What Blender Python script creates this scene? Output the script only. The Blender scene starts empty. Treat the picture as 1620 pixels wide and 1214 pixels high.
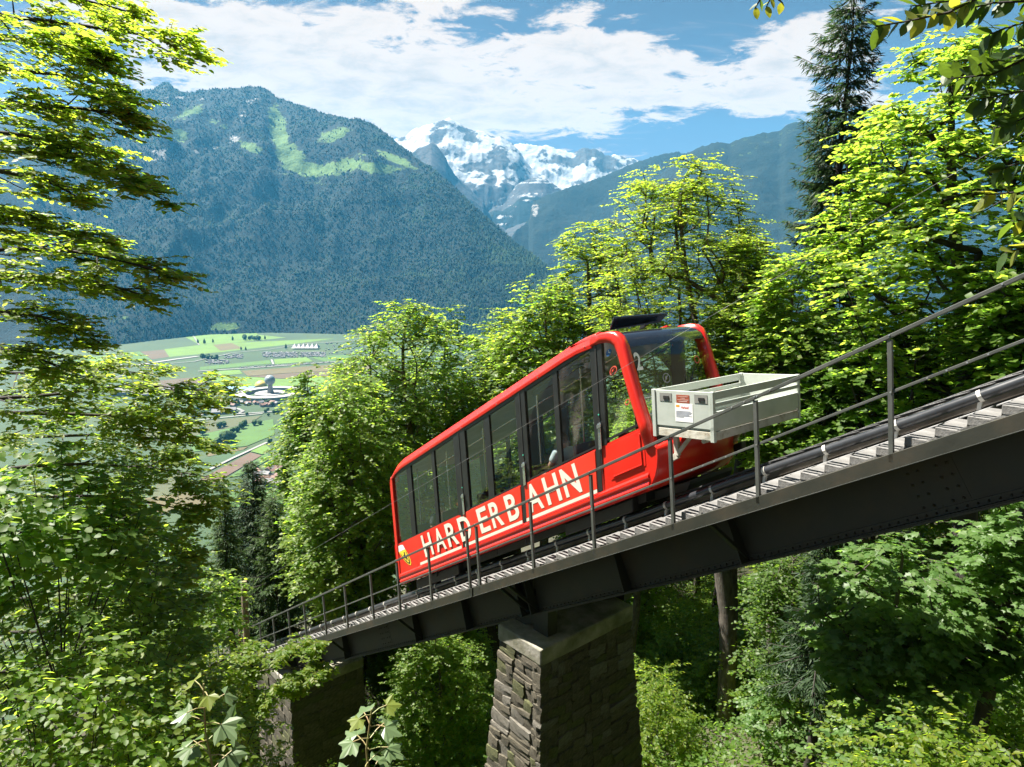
import bpy, bmesh, math, random
import numpy as np
from mathutils import Vector, Matrix
R = math.radians
rng = np.random.RandomState(7)
SC = bpy.context.scene
COL = SC.collection
# ------------------------------------------------------------------ camera
FPX, PITCH = 1101.0, R(9.85)                      # focal length in pixels of a 1620 px wide frame
cd = bpy.data.cameras.new('camera'); cam = bpy.data.objects.new('camera', cd); COL.objects.link(cam)
cd.sensor_width = 36.0; cd.lens = 36.0 * FPX / 1620.0
cd.clip_start = 0.05; cd.clip_end = 40000
cam.location = (0, 0, 0); cam.rotation_euler = (R(90) - PITCH, 0, 0)
SC.camera = cam
# ------------------------------------------------------------------ light
SUN_AZ, SUN_EL = R(-64), R(58)                    # azimuth clockwise from the view direction (+Y)
sdir = Vector((math.sin(SUN_AZ) * math.cos(SUN_EL), math.cos(SUN_AZ) * math.cos(SUN_EL), math.sin(SUN_EL)))
sl = bpy.data.lights.new('sun', 'SUN'); sl.energy = 5.0; sl.angle = R(0.53); sl.color = (1.0, 0.94, 0.84)
sun = bpy.data.objects.new('sun', sl); COL.objects.link(sun)
sun.rotation_euler = sdir.to_track_quat('Z', 'Y').to_euler(); sun.location = (-60, 40, 120)
SC.view_settings.view_transform = 'Standard'; SC.view_settings.look = 'None'
SC.view_settings.gamma = 1.0; SC.view_settings.use_curve_mapping = False
SC.view_settings.exposure = 2.30
SC.render.engine = 'CYCLES'
cy = SC.cycles
cy.max_bounces = 9; cy.diffuse_bounces = 5; cy.glossy_bounces = 3; cy.transmission_bounces = 4
cy.transparent_max_bounces = 12; cy.volume_bounces = 0; cy.use_denoising = True
cy.caustics_reflective = False; cy.caustics_refractive = False
try: cy.denoiser = 'OPENIMAGEDENOISE'
except Exception: pass

def N(nt, t, x=0, y=0, **kw):
    n = nt.nodes.new(t); n.location = (x, y)
    for k, v in kw.items():
        if hasattr(n, k): setattr(n, k, v)
    return n
def setin(n, **kw):
    for k, v in kw.items():
        n.inputs[k.replace('_', ' ')].default_value = v

world = bpy.data.worlds.new('World'); SC.world = world; world.use_nodes = True
def build_world():
    nt = world.node_tree; nt.nodes.clear(); L = nt.links.new
    out = N(nt, 'ShaderNodeOutputWorld'); bg = N(nt, 'ShaderNodeBackground'); bg.inputs['Strength'].default_value = 0.066
    sky = N(nt, 'ShaderNodeTexSky', sky_type='NISHITA'); sky.sun_disc = False
    sky.sun_elevation = SUN_EL; sky.sun_rotation = SUN_AZ; sky.altitude = 2500; sky.air_density = 0.34; sky.dust_density = 1.4; sky.ozone_density = 0.6
    tc = N(nt, 'ShaderNodeTexCoord'); sp = N(nt, 'ShaderNodeSeparateXYZ'); L(tc.outputs['Generated'], sp.inputs[0])
    def M(op, a, b=None, c=None):
        m = N(nt, 'ShaderNodeMath', operation=op)
        for i, v in enumerate((a, b, c)):
            if v is None: continue
            if isinstance(v, (int, float)): m.inputs[i].default_value = v
            else: L(v, m.inputs[i])
        return m.outputs[0]
    X, Y, Z = sp.outputs
    az = M('ARCTAN2', X, Y); el = M('ARCSINE', Z)
    # cloud plane coordinates (clouds flatten towards the horizon)
    den = M('ADD', M('MAXIMUM', Z, 0.0), 0.16)
    cx = M('DIVIDE', X, den); cyy = M('DIVIDE', Y, den)
    cv = N(nt, 'ShaderNodeCombineXYZ'); L(cx, cv.inputs[0]); L(cyy, cv.inputs[1])
    def noise(scale, detail, rough, off, dist=0.0):
        mp = N(nt, 'ShaderNodeMapping'); mp.inputs['Location'].default_value = off; mp.inputs['Scale'].default_value = scale
        L(cv.outputs[0], mp.inputs[0])
        n = N(nt, 'ShaderNodeTexNoise'); n.inputs['Scale'].default_value = 1.0; n.inputs['Detail'].default_value = detail
        n.inputs['Roughness'].default_value = rough; n.inputs['Distortion'].default_value = dist; L(mp.outputs[0], n.inputs['Vector'])
        return n.outputs['Fac']
    def mr(v, a, b, c=0.0, d=1.0, smooth=True):
        m = N(nt, 'ShaderNodeMapRange', interpolation_type='SMOOTHSTEP' if smooth else 'LINEAR'); L(v, m.inputs['Value'])
        m.inputs['From Min'].default_value = a; m.inputs['From Max'].default_value = b; m.inputs['To Min'].default_value = c; m.inputs['To Max'].default_value = d
        return m.outputs['Result']
    base = noise((1.5, 1.9, 1), 9, 0.60, (3.1, 0.7, 0), 0.25)
    fine = noise((5.6, 7.0, 1), 9, 0.66, (1.3, 4.1, 0), 0.4)
    wisp = noise((2.0, 8.0, 1), 7, 0.66, (7.7, 2.2, 0), 0.9)
    # banks of cloud: azimuth, elevation (degrees), half sizes, weight
    banks = [(-25, 15.5, 11, 3.6, .24), (-13, 13.8, 13, 4.2, .22), (1, 13.0, 11, 2.4, .22), (7.5, 15.4, 6.0, 1.9, .28), (-2, 11.0, 20, 2.2, .16),
             (20.5, 14.4, 5.5, 1.6, .36), (18.5, 12.0, 4, 1.2, .26), (-12, 21.0, 8, 1.8, .12), (24, 17.0, 7, 1.2, .14), (-6, 19.3, 6, 1.4, .12),
             (11, 20.0, 4.0, 0.8, .16), (-28, 21.5, 6, 1.4, .14), (6.5, 20.4, 4, 0.6, .16), (16, 8, 16, 3, -.06),
             (-1, 17.4, 5, 1.0, -.14), (14, 17.6, 6, 1.9, -.22), (-21.5, 18.6, 8, 1.0, -.16), (12, 22.5, 16, 2.2, -.20), (-33, 13, 6, 4, -.18), (16, 10.5, 5, 1.5, -.1)]
    acc = None
    for (a, e, w, h, wt) in banks:
        dx = M('DIVIDE', M('SUBTRACT', az, R(a)), R(w)); dy = M('DIVIDE', M('SUBTRACT', el, R(e)), R(h))
        g = M('EXPONENT', M('MULTIPLY', M('ADD', M('MULTIPLY', dx, dx), M('MULTIPLY', dy, dy)), -1.0))
        acc = M('MULTIPLY', g, wt) if acc is None else M('MULTIPLY_ADD', g, wt, acc)
    # away from the view the same broken cloud goes on at an even cover
    dens = M('ADD', M('MULTIPLY_ADD', M('SUBTRACT', base, 0.5), 0.95, M('MULTIPLY', M('SUBTRACT', fine, 0.5), 0.95)), M('ADD', acc, 0.40))
    cum = mr(dens, 0.46, 0.60)
    cir = M('MULTIPLY', mr(M('ADD', wisp, M('MULTIPLY', acc, 0.25)), 0.56, 0.84), 0.45)
    cover = M('MAXIMUM', cum, cir)
    thick = mr(M('ADD', dens, M('MULTIPLY', M('SUBTRACT', fine, .5), .35)), 0.62, 1.05)
    ramp = N(nt, 'ShaderNodeMixRGB'); ramp.inputs[1].default_value = (3.45, 2.75, 2.2, 1); ramp.inputs[2].default_value = (2.05, 1.75, 1.5, 1)
    L(M('MULTIPLY', thick, 0.75), ramp.inputs[0])
    mix = N(nt, 'ShaderNodeMixRGB'); tint = N(nt, 'ShaderNodeMixRGB', blend_type='MULTIPLY'); tint.inputs[0].default_value = 1.0; tint.inputs[2].default_value = (.74, .60, .46, 1); L(sky.outputs[0], tint.inputs[1])
    L(M('MULTIPLY', cover, 0.97), mix.inputs[0]); L(tint.outputs[0], mix.inputs[1]); L(ramp.outputs[0], mix.inputs[2])
    L(mix.outputs[0], bg.inputs['Color']); L(bg.outputs[0], out.inputs['Surface'])
build_world()

# ------------------------------------------------------------------ frames of reference
fw = np.array([0, math.cos(PITCH), -math.sin(PITCH)]); upv = np.array([0, math.sin(PITCH), math.cos(PITCH)]); rtv = np.array([1.0, 0, 0])
def at(px, py, d):                                  # a point seen at a photo pixel, d metres away along the view axis
    return (fw + rtv * (px - 810) / FPX + upv * (607 - py) / FPX) * d
def proj(X):
    X = np.asarray(X, float); d = X @ fw
    return 810 + FPX * (X @ rtv) / d, 607 - FPX * (X @ upv) / d, d
AZT = R(-40.6); SLOPE = math.tan(R(30.13)); TO = np.array([3.631, 6.435, -1.779])
SV = np.array([-math.sin(AZT), -math.cos(AZT), SLOPE])        # uphill along the track, per horizontal metre
LV = np.array([math.cos(AZT), -math.sin(AZT), 0.0])           # across the track, away from the camera
ZV = np.array([0, 0, 1.0])
def T(s, l, h): return TO + s * SV + l * LV + h * ZV          # track coordinates
def C(a, l, b): return T(a - 0.1 * b, l, b)                   # car coordinates: its uprights lean downhill a little
def sl_of(x, y):
    dx, dy = x - TO[0], y - TO[1]
    return dx * SV[0] + dy * SV[1], dx * LV[0] + dy * LV[1]
VALLEY = -330.0
def sstep(a, b, x):
    t = np.clip((x - a) / (b - a), 0, 1); return t * t * (3 - 2 * t)
# ------------------------------------------------------------------ value noise
def _h(i, j, k):
    n = (i * 374761393 + j * 668265263 + k * 2147483647) & 0xffffffff
    n = ((n ^ (n >> 13)) * 1274126177) & 0xffffffff
    return ((n ^ (n >> 16)) & 0xffff) / 65535.0
def vnoise(x, y, seed=0):
    x = np.asarray(x, float); y = np.asarray(y, float)
    i = np.floor(x).astype(np.int64); j = np.floor(y).astype(np.int64); u = x - i; v = y - j
    u = u * u * (3 - 2 * u); v = v * v * (3 - 2 * v)
    a = _h(i, j, seed); b = _h(i + 1, j, seed); c = _h(i, j + 1, seed); d = _h(i + 1, j + 1, seed)
    return (a * (1 - u) + b * u) * (1 - v) + (c * (1 - u) + d * u) * v
def fbm(x, y, o=5, seed=0, g=0.5):
    s = 0; a = 1; t = 0
    for k in range(o):
        s = s + a * vnoise(x, y, seed + k); t += a; a *= g; x = x * 2.03 + 11.3; y = y * 2.03 + 5.7
    return s / t
def ridged(x, y, o=5, seed=0, g=0.5):
    s = 0; a = 1; t = 0
    for k in range(o):
        s = s + a * (1 - np.abs(2 * vnoise(x, y, seed + k) - 1)); t += a; a *= g; x = x * 2.03 + 3.3; y = y * 2.03 + 8.7
    return s / t
def gz(s, l):                                                 # the wooded slope and the gully the viaduct crosses
    s = np.asarray(s, float); l = np.asarray(l, float)
    gul = sstep(-21.5, -15.6, s) * (1 - sstep(7, 15, s))
    side = 0.22 + 0.78 * sstep(-7.5, -2.5, l)
    side = side * (1 - 0.25 * sstep(14, 40, l))
    h = -0.45 - 6.9 * gul * side
    z = TO[2] + s * SLOPE + h + (fbm(s * .25, l * .25, 3, 3) - .5) * 0.9 + (fbm(s * .02, l * .02, 3, 5) - .5) * 12 * sstep(25, 80, np.abs(l) + np.abs(s))
    return np.maximum(z, VALLEY - 1.5)
def ground(x, y):
    s, l = sl_of(x, y); return float(gz(s, l))

# ------------------------------------------------------------------ mesh helpers
def tag(o, label=None, cat=None, group=None, kind=None):
    if label: o['label'] = label
    if cat: o['category'] = cat
    if group: o['group'] = group
    if kind: o['kind'] = kind
    return o
def empty(name, loc):
    o = bpy.data.objects.new(name, None); COL.objects.link(o); o.location = tuple(loc); o.empty_display_size = 0.2
    return o
def thing(name, label, cat, loc, group=None): return tag(empty(name, loc), label, cat, group)
def link(name, me, parent=None, loc=None):
    o = bpy.data.objects.new(name, me); COL.objects.link(o)
    if parent is not None: o.parent = parent
    if loc is not None: o.location = tuple(loc)
    return o
def np_mesh(name, V, F, mat, smooth=False, attrs=None):
    """V (n,3); F list of (m,k) arrays"""
    me = bpy.data.meshes.new(name); V = np.asarray(V, np.float32)
    if not isinstance(F, (list, tuple)): F = [F]
    F = [np.asarray(f, np.int32) for f in F if len(f)]
    me.vertices.add(len(V)); me.vertices.foreach_set('co', V.ravel())
    loops = np.concatenate([f.ravel() for f in F]); me.loops.add(len(loops)); me.loops.foreach_set('vertex_index', loops)
    tot = np.concatenate([np.full(len(f), f.shape[1], np.int32) for f in F]); st = np.concatenate([[0], np.cumsum(tot)[:-1]]).astype(np.int32)
    me.polygons.add(len(tot)); me.polygons.foreach_set('loop_start', st); me.polygons.foreach_set('loop_total', tot)
    if smooth: me.polygons.foreach_set('use_smooth', np.ones(len(tot), bool))
    for k, v in (attrs or {}).items():
        a = me.attributes.new(k, 'FLOAT', 'POINT'); a.data.foreach_set('value', np.asarray(v, np.float32))
    me.update(calc_edges=True); me.validate()
    if mat: me.materials.append(mat)
    return me
class MB:
    def __init__(s): s.v = []; s.f = []
    def vert(s, p): s.v.append(tuple(float(q) for q in p)); return len(s.v) - 1
    def face(s, pts): s.f.append([s.vert(p) for p in pts]); return s
    def hexa(s, p):                                           # 8 points: bottom loop 0-3, top loop 4-7
        i = [s.vert(q) for q in p]
        for q in ((0, 3, 2, 1), (4, 5, 6, 7), (0, 1, 5, 4), (1, 2, 6, 5), (2, 3, 7, 6), (3, 0, 4, 7)): s.f.append([i[k] for k in q])
        return s
    def box(s, fn, a, b):                                     # box in the coordinates of fn (T, C or plain)
        (x0, y0, z0), (x1, y1, z1) = a, b
        return s.hexa([fn(x0, y0, z0), fn(x1, y0, z0), fn(x1, y1, z0), fn(x0, y1, z0), fn(x0, y0, z1), fn(x1, y0, z1), fn(x1, y1, z1), fn(x0, y1, z1)])
    def prism(s, lo, hi):                                     # two matching rings of points
        n = len(lo); i = [s.vert(q) for q in lo]; j = [s.vert(q) for q in hi]
        s.f.append(i[::-1]); s.f.append(j)
        for k in range(n): s.f.append([i[k], i[(k + 1) % n], j[(k + 1) % n], j[k]])
        return s
    def tube(s, pts, r, n=8, cap=True, ru=None):
        pts = [np.asarray(p, float) for p in pts]; rr = r if hasattr(r, '__len__') else [r] * len(pts); rings = []
        for k, p in enumerate(pts):
            d = pts[min(k + 1, len(pts) - 1)] - pts[max(k - 1, 0)]; d = d / np.linalg.norm(d)
            u = np.cross(d, (0, 0, 1.0) if abs(d[2]) < .95 else (1.0, 0, 0)); u /= np.linalg.norm(u); w = np.cross(d, u)
            rings.append([s.vert(p + rr[k] * (u * math.cos(2 * math.pi * q / n + math.pi / n) + w * math.sin(2 * math.pi * q / n + math.pi / n))) for q in range(n)])
        for A, B in zip(rings[:-1], rings[1:]):
            for q in range(n): s.f.append([A[q], A[(q + 1) % n], B[(q + 1) % n], B[q]])
        if cap: s.f.append(rings[0][::-1]); s.f.append(rings[-1])
        return s
    def bar(s, p, q, w, h, upd=(0, 0, 1)):                    # rectangular bar from p to q
        p = np.asarray(p, float); q = np.asarray(q, float); d = q - p; d /= np.linalg.norm(d)
        u = np.cross(d, upd); u /= np.linalg.norm(u); v = np.cross(u, d)
        u = u * w / 2; v = v * h / 2
        return s.hexa([p - u - v, q - u - v, q + u - v, p + u - v, p - u + v, q - u + v, q + u + v, p + u + v])
    def build(s, name, mat, parent=None, origin=None, smooth=False, bevel=0.0, loc=None, fix=True):
        me = bpy.data.meshes.new(name); V = np.array(s.v, float)
        if origin is not None: V = V - np.asarray(origin, float)
        me.from_pydata([tuple(v) for v in V], [], s.f)
        if fix or bevel:
            bm = bmesh.new(); bm.from_mesh(me); bmesh.ops.recalc_face_normals(bm, faces=bm.faces)
            if bevel: bmesh.ops.bevel(bm, geom=list(bm.edges), offset=bevel, segments=2, affect='EDGES', profile=0.5, clamp_overlap=True)
            bm.to_mesh(me); bm.free()
        if smooth:
            me.polygons.foreach_set('use_smooth', np.ones(len(me.polygons), bool))
        me.update()
        if mat: me.materials.append(mat)
        return link(name, me, parent, loc)
# ------------------------------------------------------------------ materials
def mat_new(name):
    m = bpy.data.materials.new(name); m.use_nodes = True; nt = m.node_tree; nt.nodes.clear()
    out = N(nt, 'ShaderNodeOutputMaterial', 600); return m, nt, out
def ramp_node(nt, cols, pos=None):
    r = N(nt, 'ShaderNodeValToRGB'); e = r.color_ramp.elements
    pos = pos or [i / (len(cols) - 1) for i in range(len(cols))]
    while len(e) < len(cols): e.new(0.5)
    for k, (c, p) in enumerate(zip(cols, pos)): e[k].position = p; e[k].color = (*c, 1)
    return r
def mat_pbr(name, cols, scale=6.0, rough=0.6, metal=0.0, bump=0.0, bscale=None, detail=6, spec=0.5, stretch=(1, 1, 1), coat=0.0, rvar=0.0, pos=None, coords='Object', disp=0.02):
    m, nt, out = mat_new(name); L = nt.links.new
    p = N(nt, 'ShaderNodeBsdfPrincipled', 300); L(p.outputs[0], out.inputs[0])
    tc = N(nt, 'ShaderNodeTexCoord', -900); mp = N(nt, 'ShaderNodeMapping', -700); mp.inputs['Scale'].default_value = stretch; L(tc.outputs[coords], mp.inputs[0])
    n = N(nt, 'ShaderNodeTexNoise', -500); setin(n, Scale=scale, Detail=detail, Roughness=0.62); L(mp.outputs[0], n.inputs['Vector'])
    r = ramp_node(nt, cols, pos or ([0.5] if len(cols) == 1 else [0.3 + 0.4 * i / (len(cols) - 1) for i in range(len(cols))])); L(n.outputs['Fac'], r.inputs[0])
    L(r.outputs[0], p.inputs['Base Color'])
    p.inputs['Roughness'].default_value = rough; p.inputs['Metallic'].default_value = metal; p.inputs['Specular IOR Level'].default_value = spec
    p.inputs['Coat Weight'].default_value = coat; p.inputs['Coat Roughness'].default_value = 0.08
    if rvar:
        mr = N(nt, 'ShaderNodeMapRange'); mr.inputs['To Min'].default_value = max(0, rough - rvar); mr.inputs['To Max'].default_value = min(1, rough + rvar)
        L(n.outputs['Fac'], mr.inputs[0]); L(mr.outputs[0], p.inputs['Roughness'])
    if bump:
        n2 = N(nt, 'ShaderNodeTexNoise', -300, -300); setin(n2, Scale=bscale or scale * 3, Detail=8, Roughness=0.65); L(mp.outputs[0], n2.inputs['Vector'])
        b = N(nt, 'ShaderNodeBump', 0, -300); setin(b, Strength=bump, Distance=disp); L(n2.outputs['Fac'], b.inputs['Height']); L(b.outputs[0], p.inputs['Normal'])
    return m
def mat_leaf(name, cols, trans, tfac=0.45, rough=0.5, spec=0.35):
    m, nt, out = mat_new(name); L = nt.links.new
    g = N(nt, 'ShaderNodeNewGeometry'); r = ramp_node(nt, cols); L(g.outputs['Random Per Island'], r.inputs[0])
    r2 = ramp_node(nt, trans); L(g.outputs['Random Per Island'], r2.inputs[0])
    p = N(nt, 'ShaderNodeBsdfPrincipled', 200, 100); L(r.outputs[0], p.inputs['Base Color']); setin(p, Roughness=rough); p.inputs['Specular IOR Level'].default_value = spec
    t = N(nt, 'ShaderNodeBsdfTranslucent', 200, -200); L(r2.outputs[0], t.inputs[0])
    mx = N(nt, 'ShaderNodeMixShader', 400); mx.inputs[0].default_value = tfac; L(p.outputs[0], mx.inputs[1]); L(t.outputs[0], mx.inputs[2]); L(mx.outputs[0], out.inputs[0])
    return m
def mat_glass(name, tint=(0.6, 0.66, 0.62), rough=0.01, refl=1.0):
    m, nt, out = mat_new(name); L = nt.links.new
    tr = N(nt, 'ShaderNodeBsdfTransparent'); tr.inputs[0].default_value = (*tint, 1)
    gl = N(nt, 'ShaderNodeBsdfGlossy'); gl.inputs[0].default_value = (refl, refl, refl, 1); gl.inputs['Roughness'].default_value = rough
    fr = N(nt, 'ShaderNodeFresnel'); ge = N(nt, 'ShaderNodeNewGeometry'); mr = N(nt, 'ShaderNodeMapRange'); mr.inputs['To Min'].default_value = 1.5; mr.inputs['To Max'].default_value = 1 / 1.5; L(ge.outputs['Backfacing'], mr.inputs[0]); L(mr.outputs[0], fr.inputs[0])
    mx = N(nt, 'ShaderNodeMixShader'); L(fr.outputs[0], mx.inputs[0]); L(tr.outputs[0], mx.inputs[1]); L(gl.outputs[0], mx.inputs[2]); L(mx.outputs[0], out.inputs[0])
    return m
ML = {
 'beech':  mat_leaf('beech leaves', [(.056, .104, .012), (.080, .134, .014), (.104, .152, .016), (.128, .152, .018)], [(.26, .46, .03), (.36, .56, .035), (.45, .58, .04), (.52, .57, .05)], .61),
 'fresh':  mat_leaf('fresh maple leaves', [(.058, .112, .016), (.078, .136, .018), (.096, .150, .020), (.112, .154, .022)], [(.24, .47, .04), (.33, .56, .045), (.42, .59, .05), (.50, .58, .06)], .60),
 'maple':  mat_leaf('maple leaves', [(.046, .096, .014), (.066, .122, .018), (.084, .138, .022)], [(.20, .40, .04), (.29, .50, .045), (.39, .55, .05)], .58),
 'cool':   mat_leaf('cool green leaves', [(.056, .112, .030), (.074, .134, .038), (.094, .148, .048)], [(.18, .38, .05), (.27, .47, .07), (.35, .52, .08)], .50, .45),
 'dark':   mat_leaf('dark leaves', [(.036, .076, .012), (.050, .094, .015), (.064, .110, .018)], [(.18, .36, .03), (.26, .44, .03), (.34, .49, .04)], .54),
 'needle': mat_leaf('spruce needles', [(.012, .030, .012), (.020, .042, .016), (.030, .054, .020)], [(.05, .12, .03), (.08, .16, .04)], .25, .6, .25),
 'needle_l': mat_leaf('young spruce needles', [(.022, .050, .014), (.036, .072, .018), (.055, .092, .022)], [(.08, .17, .03), (.14, .24, .04)], .30, .6, .25),
}
BARK = mat_pbr('bark', [(.022, .018, .014), (.055, .046, .036), (.085, .078, .062)], 9, .9, bump=.5, stretch=(1, 1, .35))
BARKD = mat_pbr('dark bark', [(.012, .010, .008), (.030, .025, .020)], 9, .9, bump=.4)
# ================================================================== LAND
GROUND = mat_pbr('forest floor', [(.018, .016, .010), (.035, .032, .016), (.030, .050, .014)], .8, .95, bump=.6, bscale=6)
def build_hillside():
    ss = np.concatenate([np.linspace(-620, -60, 60)[:-1], np.linspace(-60, 30, 110)[:-1], np.linspace(30, 70, 12)])
    ll = np.concatenate([np.linspace(-420, -30, 30)[:-1], np.linspace(-30, 50, 90)[:-1], np.linspace(50, 520, 36)])
    S, Lq = np.meshgrid(ss, ll, indexing='ij'); Zq = gz(S, Lq)
    X = TO[0] + S * SV[0] + Lq * LV[0]; Y = TO[1] + S * SV[1] + Lq * LV[1]
    V = np.stack([X, Y, Zq], -1).reshape(-1, 3); n, m = S.shape
    i = (np.arange(n - 1)[:, None] * m + np.arange(m - 1)[None]).ravel()
    F = np.stack([i, i + 1, i + m + 1, i + m], 1)
    tag(link('hillside', np_mesh('hillside', V, F, GROUND, True)), 'steep wooded hillside falling away under the viaduct', kind='structure')
build_hillside()

def val_mat():
    return mat_pbr('valley meadow', [(.010, .030, .006), (.016, .040, .008), (.027, .047, .010)], .004, .9, detail=8)
def build_valley():
    xs = np.linspace(-5200, 6500, 60); ys = np.linspace(200, 6200, 50); X, Y = np.meshgrid(xs, ys, indexing='ij')
    V = np.stack([X, Y, np.full_like(X, VALLEY)], -1).reshape(-1, 3); n, m = X.shape
    i = (np.arange(n - 1)[:, None] * m + np.arange(m - 1)[None]).ravel(); F = np.stack([i, i + m, i + m + 1, i + 1], 1)
    tag(link('valley_floor', np_mesh('valley_floor', V, F, val_mat())), 'flat green floor of the valley', kind='structure')
build_valley()
def onval(cx, cy_, dz=0.0, crop=True):
    px, py = (100 + cx / 3.375, 480 + cy_ / 3.375) if crop else (cx, cy_)
    r = fw + rtv * (px - 810) / FPX + upv * (607 - py) / FPX
    return r * ((VALLEY + dz) / r[2])
FIELD = {k: mat_pbr('field ' + k, [tuple(v * .8 for v in c), c, tuple(min(1, v * 1.15) for v in c)], .02, .9, detail=7) for k, c in dict(
    light=(.060, .118, .010), green=(.034, .084, .008), deep=(.016, .045, .010), brown=(.056, .038, .018), tan=(.064, .052, .016), olive=(.040, .047, .014), road=(.13, .13, .125), pale=(.17, .168, .16), earth=(.068, .041, .025)).items()}
fields = [
 ('light', [(640, 120), (820, 108), (990, 108), (1040, 168), (1190, 183), (950, 207), (730, 222), (650, 180)]),
 ('light', [(540, 245), (800, 215), (1450, 188), (1250, 215), (830, 262), (560, 287)]),
 ('green', [(20, 300), (130, 290), (165, 335), (20, 360)]), ('light', [(130, 290), (270, 273), (310, 310), (170, 335)]), ('green', [(282, 270), (408, 256), (468, 300), (322, 310)]),
 ('brown', [(412, 258), (540, 248), (566, 286), (474, 300)]), ('tan', [(800, 222), (900, 212), (960, 240), (840, 254)]),
 ('green', [(730, 340), (1100, 303), (1112, 322), (730, 358)]), ('light', [(1125, 300), (1300, 288), (1332, 310), (1132, 325)]), ('green', [(1310, 286), (1530, 275), (1640, 290), (1400, 312)]),
 ('light', [(760, 365), (940, 355), (958, 376), (780, 392)]), ('tan', [(952, 361), (1430, 328), (1640, 330), (1640, 352), (1200, 372), (985, 388)]), ('brown', [(985, 390), (1200, 374), (1640, 354), (1640, 380), (1160, 402)]),
 ('light', [(790, 400), (980, 391), (1160, 404), (1640, 384), (1640, 440), (1160, 442), (860, 452)]), ('brown', [(440, 420), (700, 395), (780, 425), (480, 446)]),
 ('deep', [(330, 580), (640, 530), (770, 545), (560, 596), (330, 640)]), ('olive', [(400, 690), (800, 622), (1060, 600), (1000, 640), (640, 722), (440, 740)]),
 ('green', [(640, 722), (1000, 641), (1120, 618), (1130, 700), (980, 762), (700, 792)]), ('tan', [(760, 803), (990, 764), (962, 782), (775, 818)]),
 ('deep', [(690, 850), (775, 820), (962, 784), (1080, 745), (760, 893), (690, 900)]), ('earth', [(730, 940), (1000, 797), (1060, 812), (800, 965)]),
 ('green', [(880, 930), (1062, 814), (1090, 800), (1100, 832), (950, 920)]), ('deep', [(640, 960), (730, 945), (790, 968), (700, 1000)]),
 ('olive', [(500, 960), (640, 900), (640, 1010), (470, 1060)]), ('tan', [(430, 1040), (700, 1005), (860, 1060), (500, 1130)]), ('green', [(860, 1010), (1180, 985), (1240, 1060), (900, 1090)]),
 ('light', [(1000, 790), (1080, 752), (1110, 780), (1064, 806)])]
for k, (c, pts) in enumerate(fields):
    o = tag(MB().face([onval(x, y, .10 + .06 * k) for x, y in pts]).build('field', FIELD[c], fix=False), dict(light='light green meadow', green='green meadow', deep='deep green field', brown='brown ploughed field', tan='pale stubble field', olive='olive pasture', earth='reddish bare field')[c] + ' in the valley', kind='structure')
roads = [([(-60, 385), (130, 362), (300, 345), (470, 318), (600, 298), (710, 284)], 22, 'pale'), ([(720, 362), (1000, 345), (1180, 332), (1500, 308), (1640, 300)], 10, 'pale'),
         ([(470, 330), (700, 310), (900, 265), (1100, 245), (1300, 215), (1640, 195)], 8, 'road'), ([(760, 897), (900, 828), (1085, 743)], 6, 'pale'),
         ([(380, 665), (560, 622), (760, 590), (930, 560), (960, 575), (930, 590), (1160, 575)], 8, 'road'), ([(400, 690), (640, 632), (860, 608), (1060, 588)], 6, 'pale'),
         ([(660, 150), (700, 180), (725, 222)], 6, 'road'), ([(270, 273), (312, 330)], 5, 'pale'), ([(1112, 300), (1122, 325)], 6, 'pale'), ([(100, 420), (360, 380), (620, 340)], 10, 'road')]
for pts, w, c in roads:
    P3 = [onval(x, y, 2.0) for x, y in pts]; mb = MB()
    for k in range(len(P3) - 1):
        d = P3[k + 1] - P3[k]; n = np.cross(d, ZV); n /= np.linalg.norm(n); e = d / np.linalg.norm(d) * w * .3
        mb.face([P3[k] - n * w / 2 - e * (k > 0) * .0, P3[k] + n * w / 2, P3[k + 1] + n * w / 2 + e, P3[k + 1] - n * w / 2 + e]) if k % 2 == 0 else mb.face([q + ZV * .05 for q in (P3[k] - n * w / 2, P3[k] + n * w / 2, P3[k + 1] + n * w / 2 + e, P3[k + 1] - n * w / 2 + e)])
    tag(mb.build('road', FIELD[c], fix=False), 'pale road crossing the valley fields', kind='structure')

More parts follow.
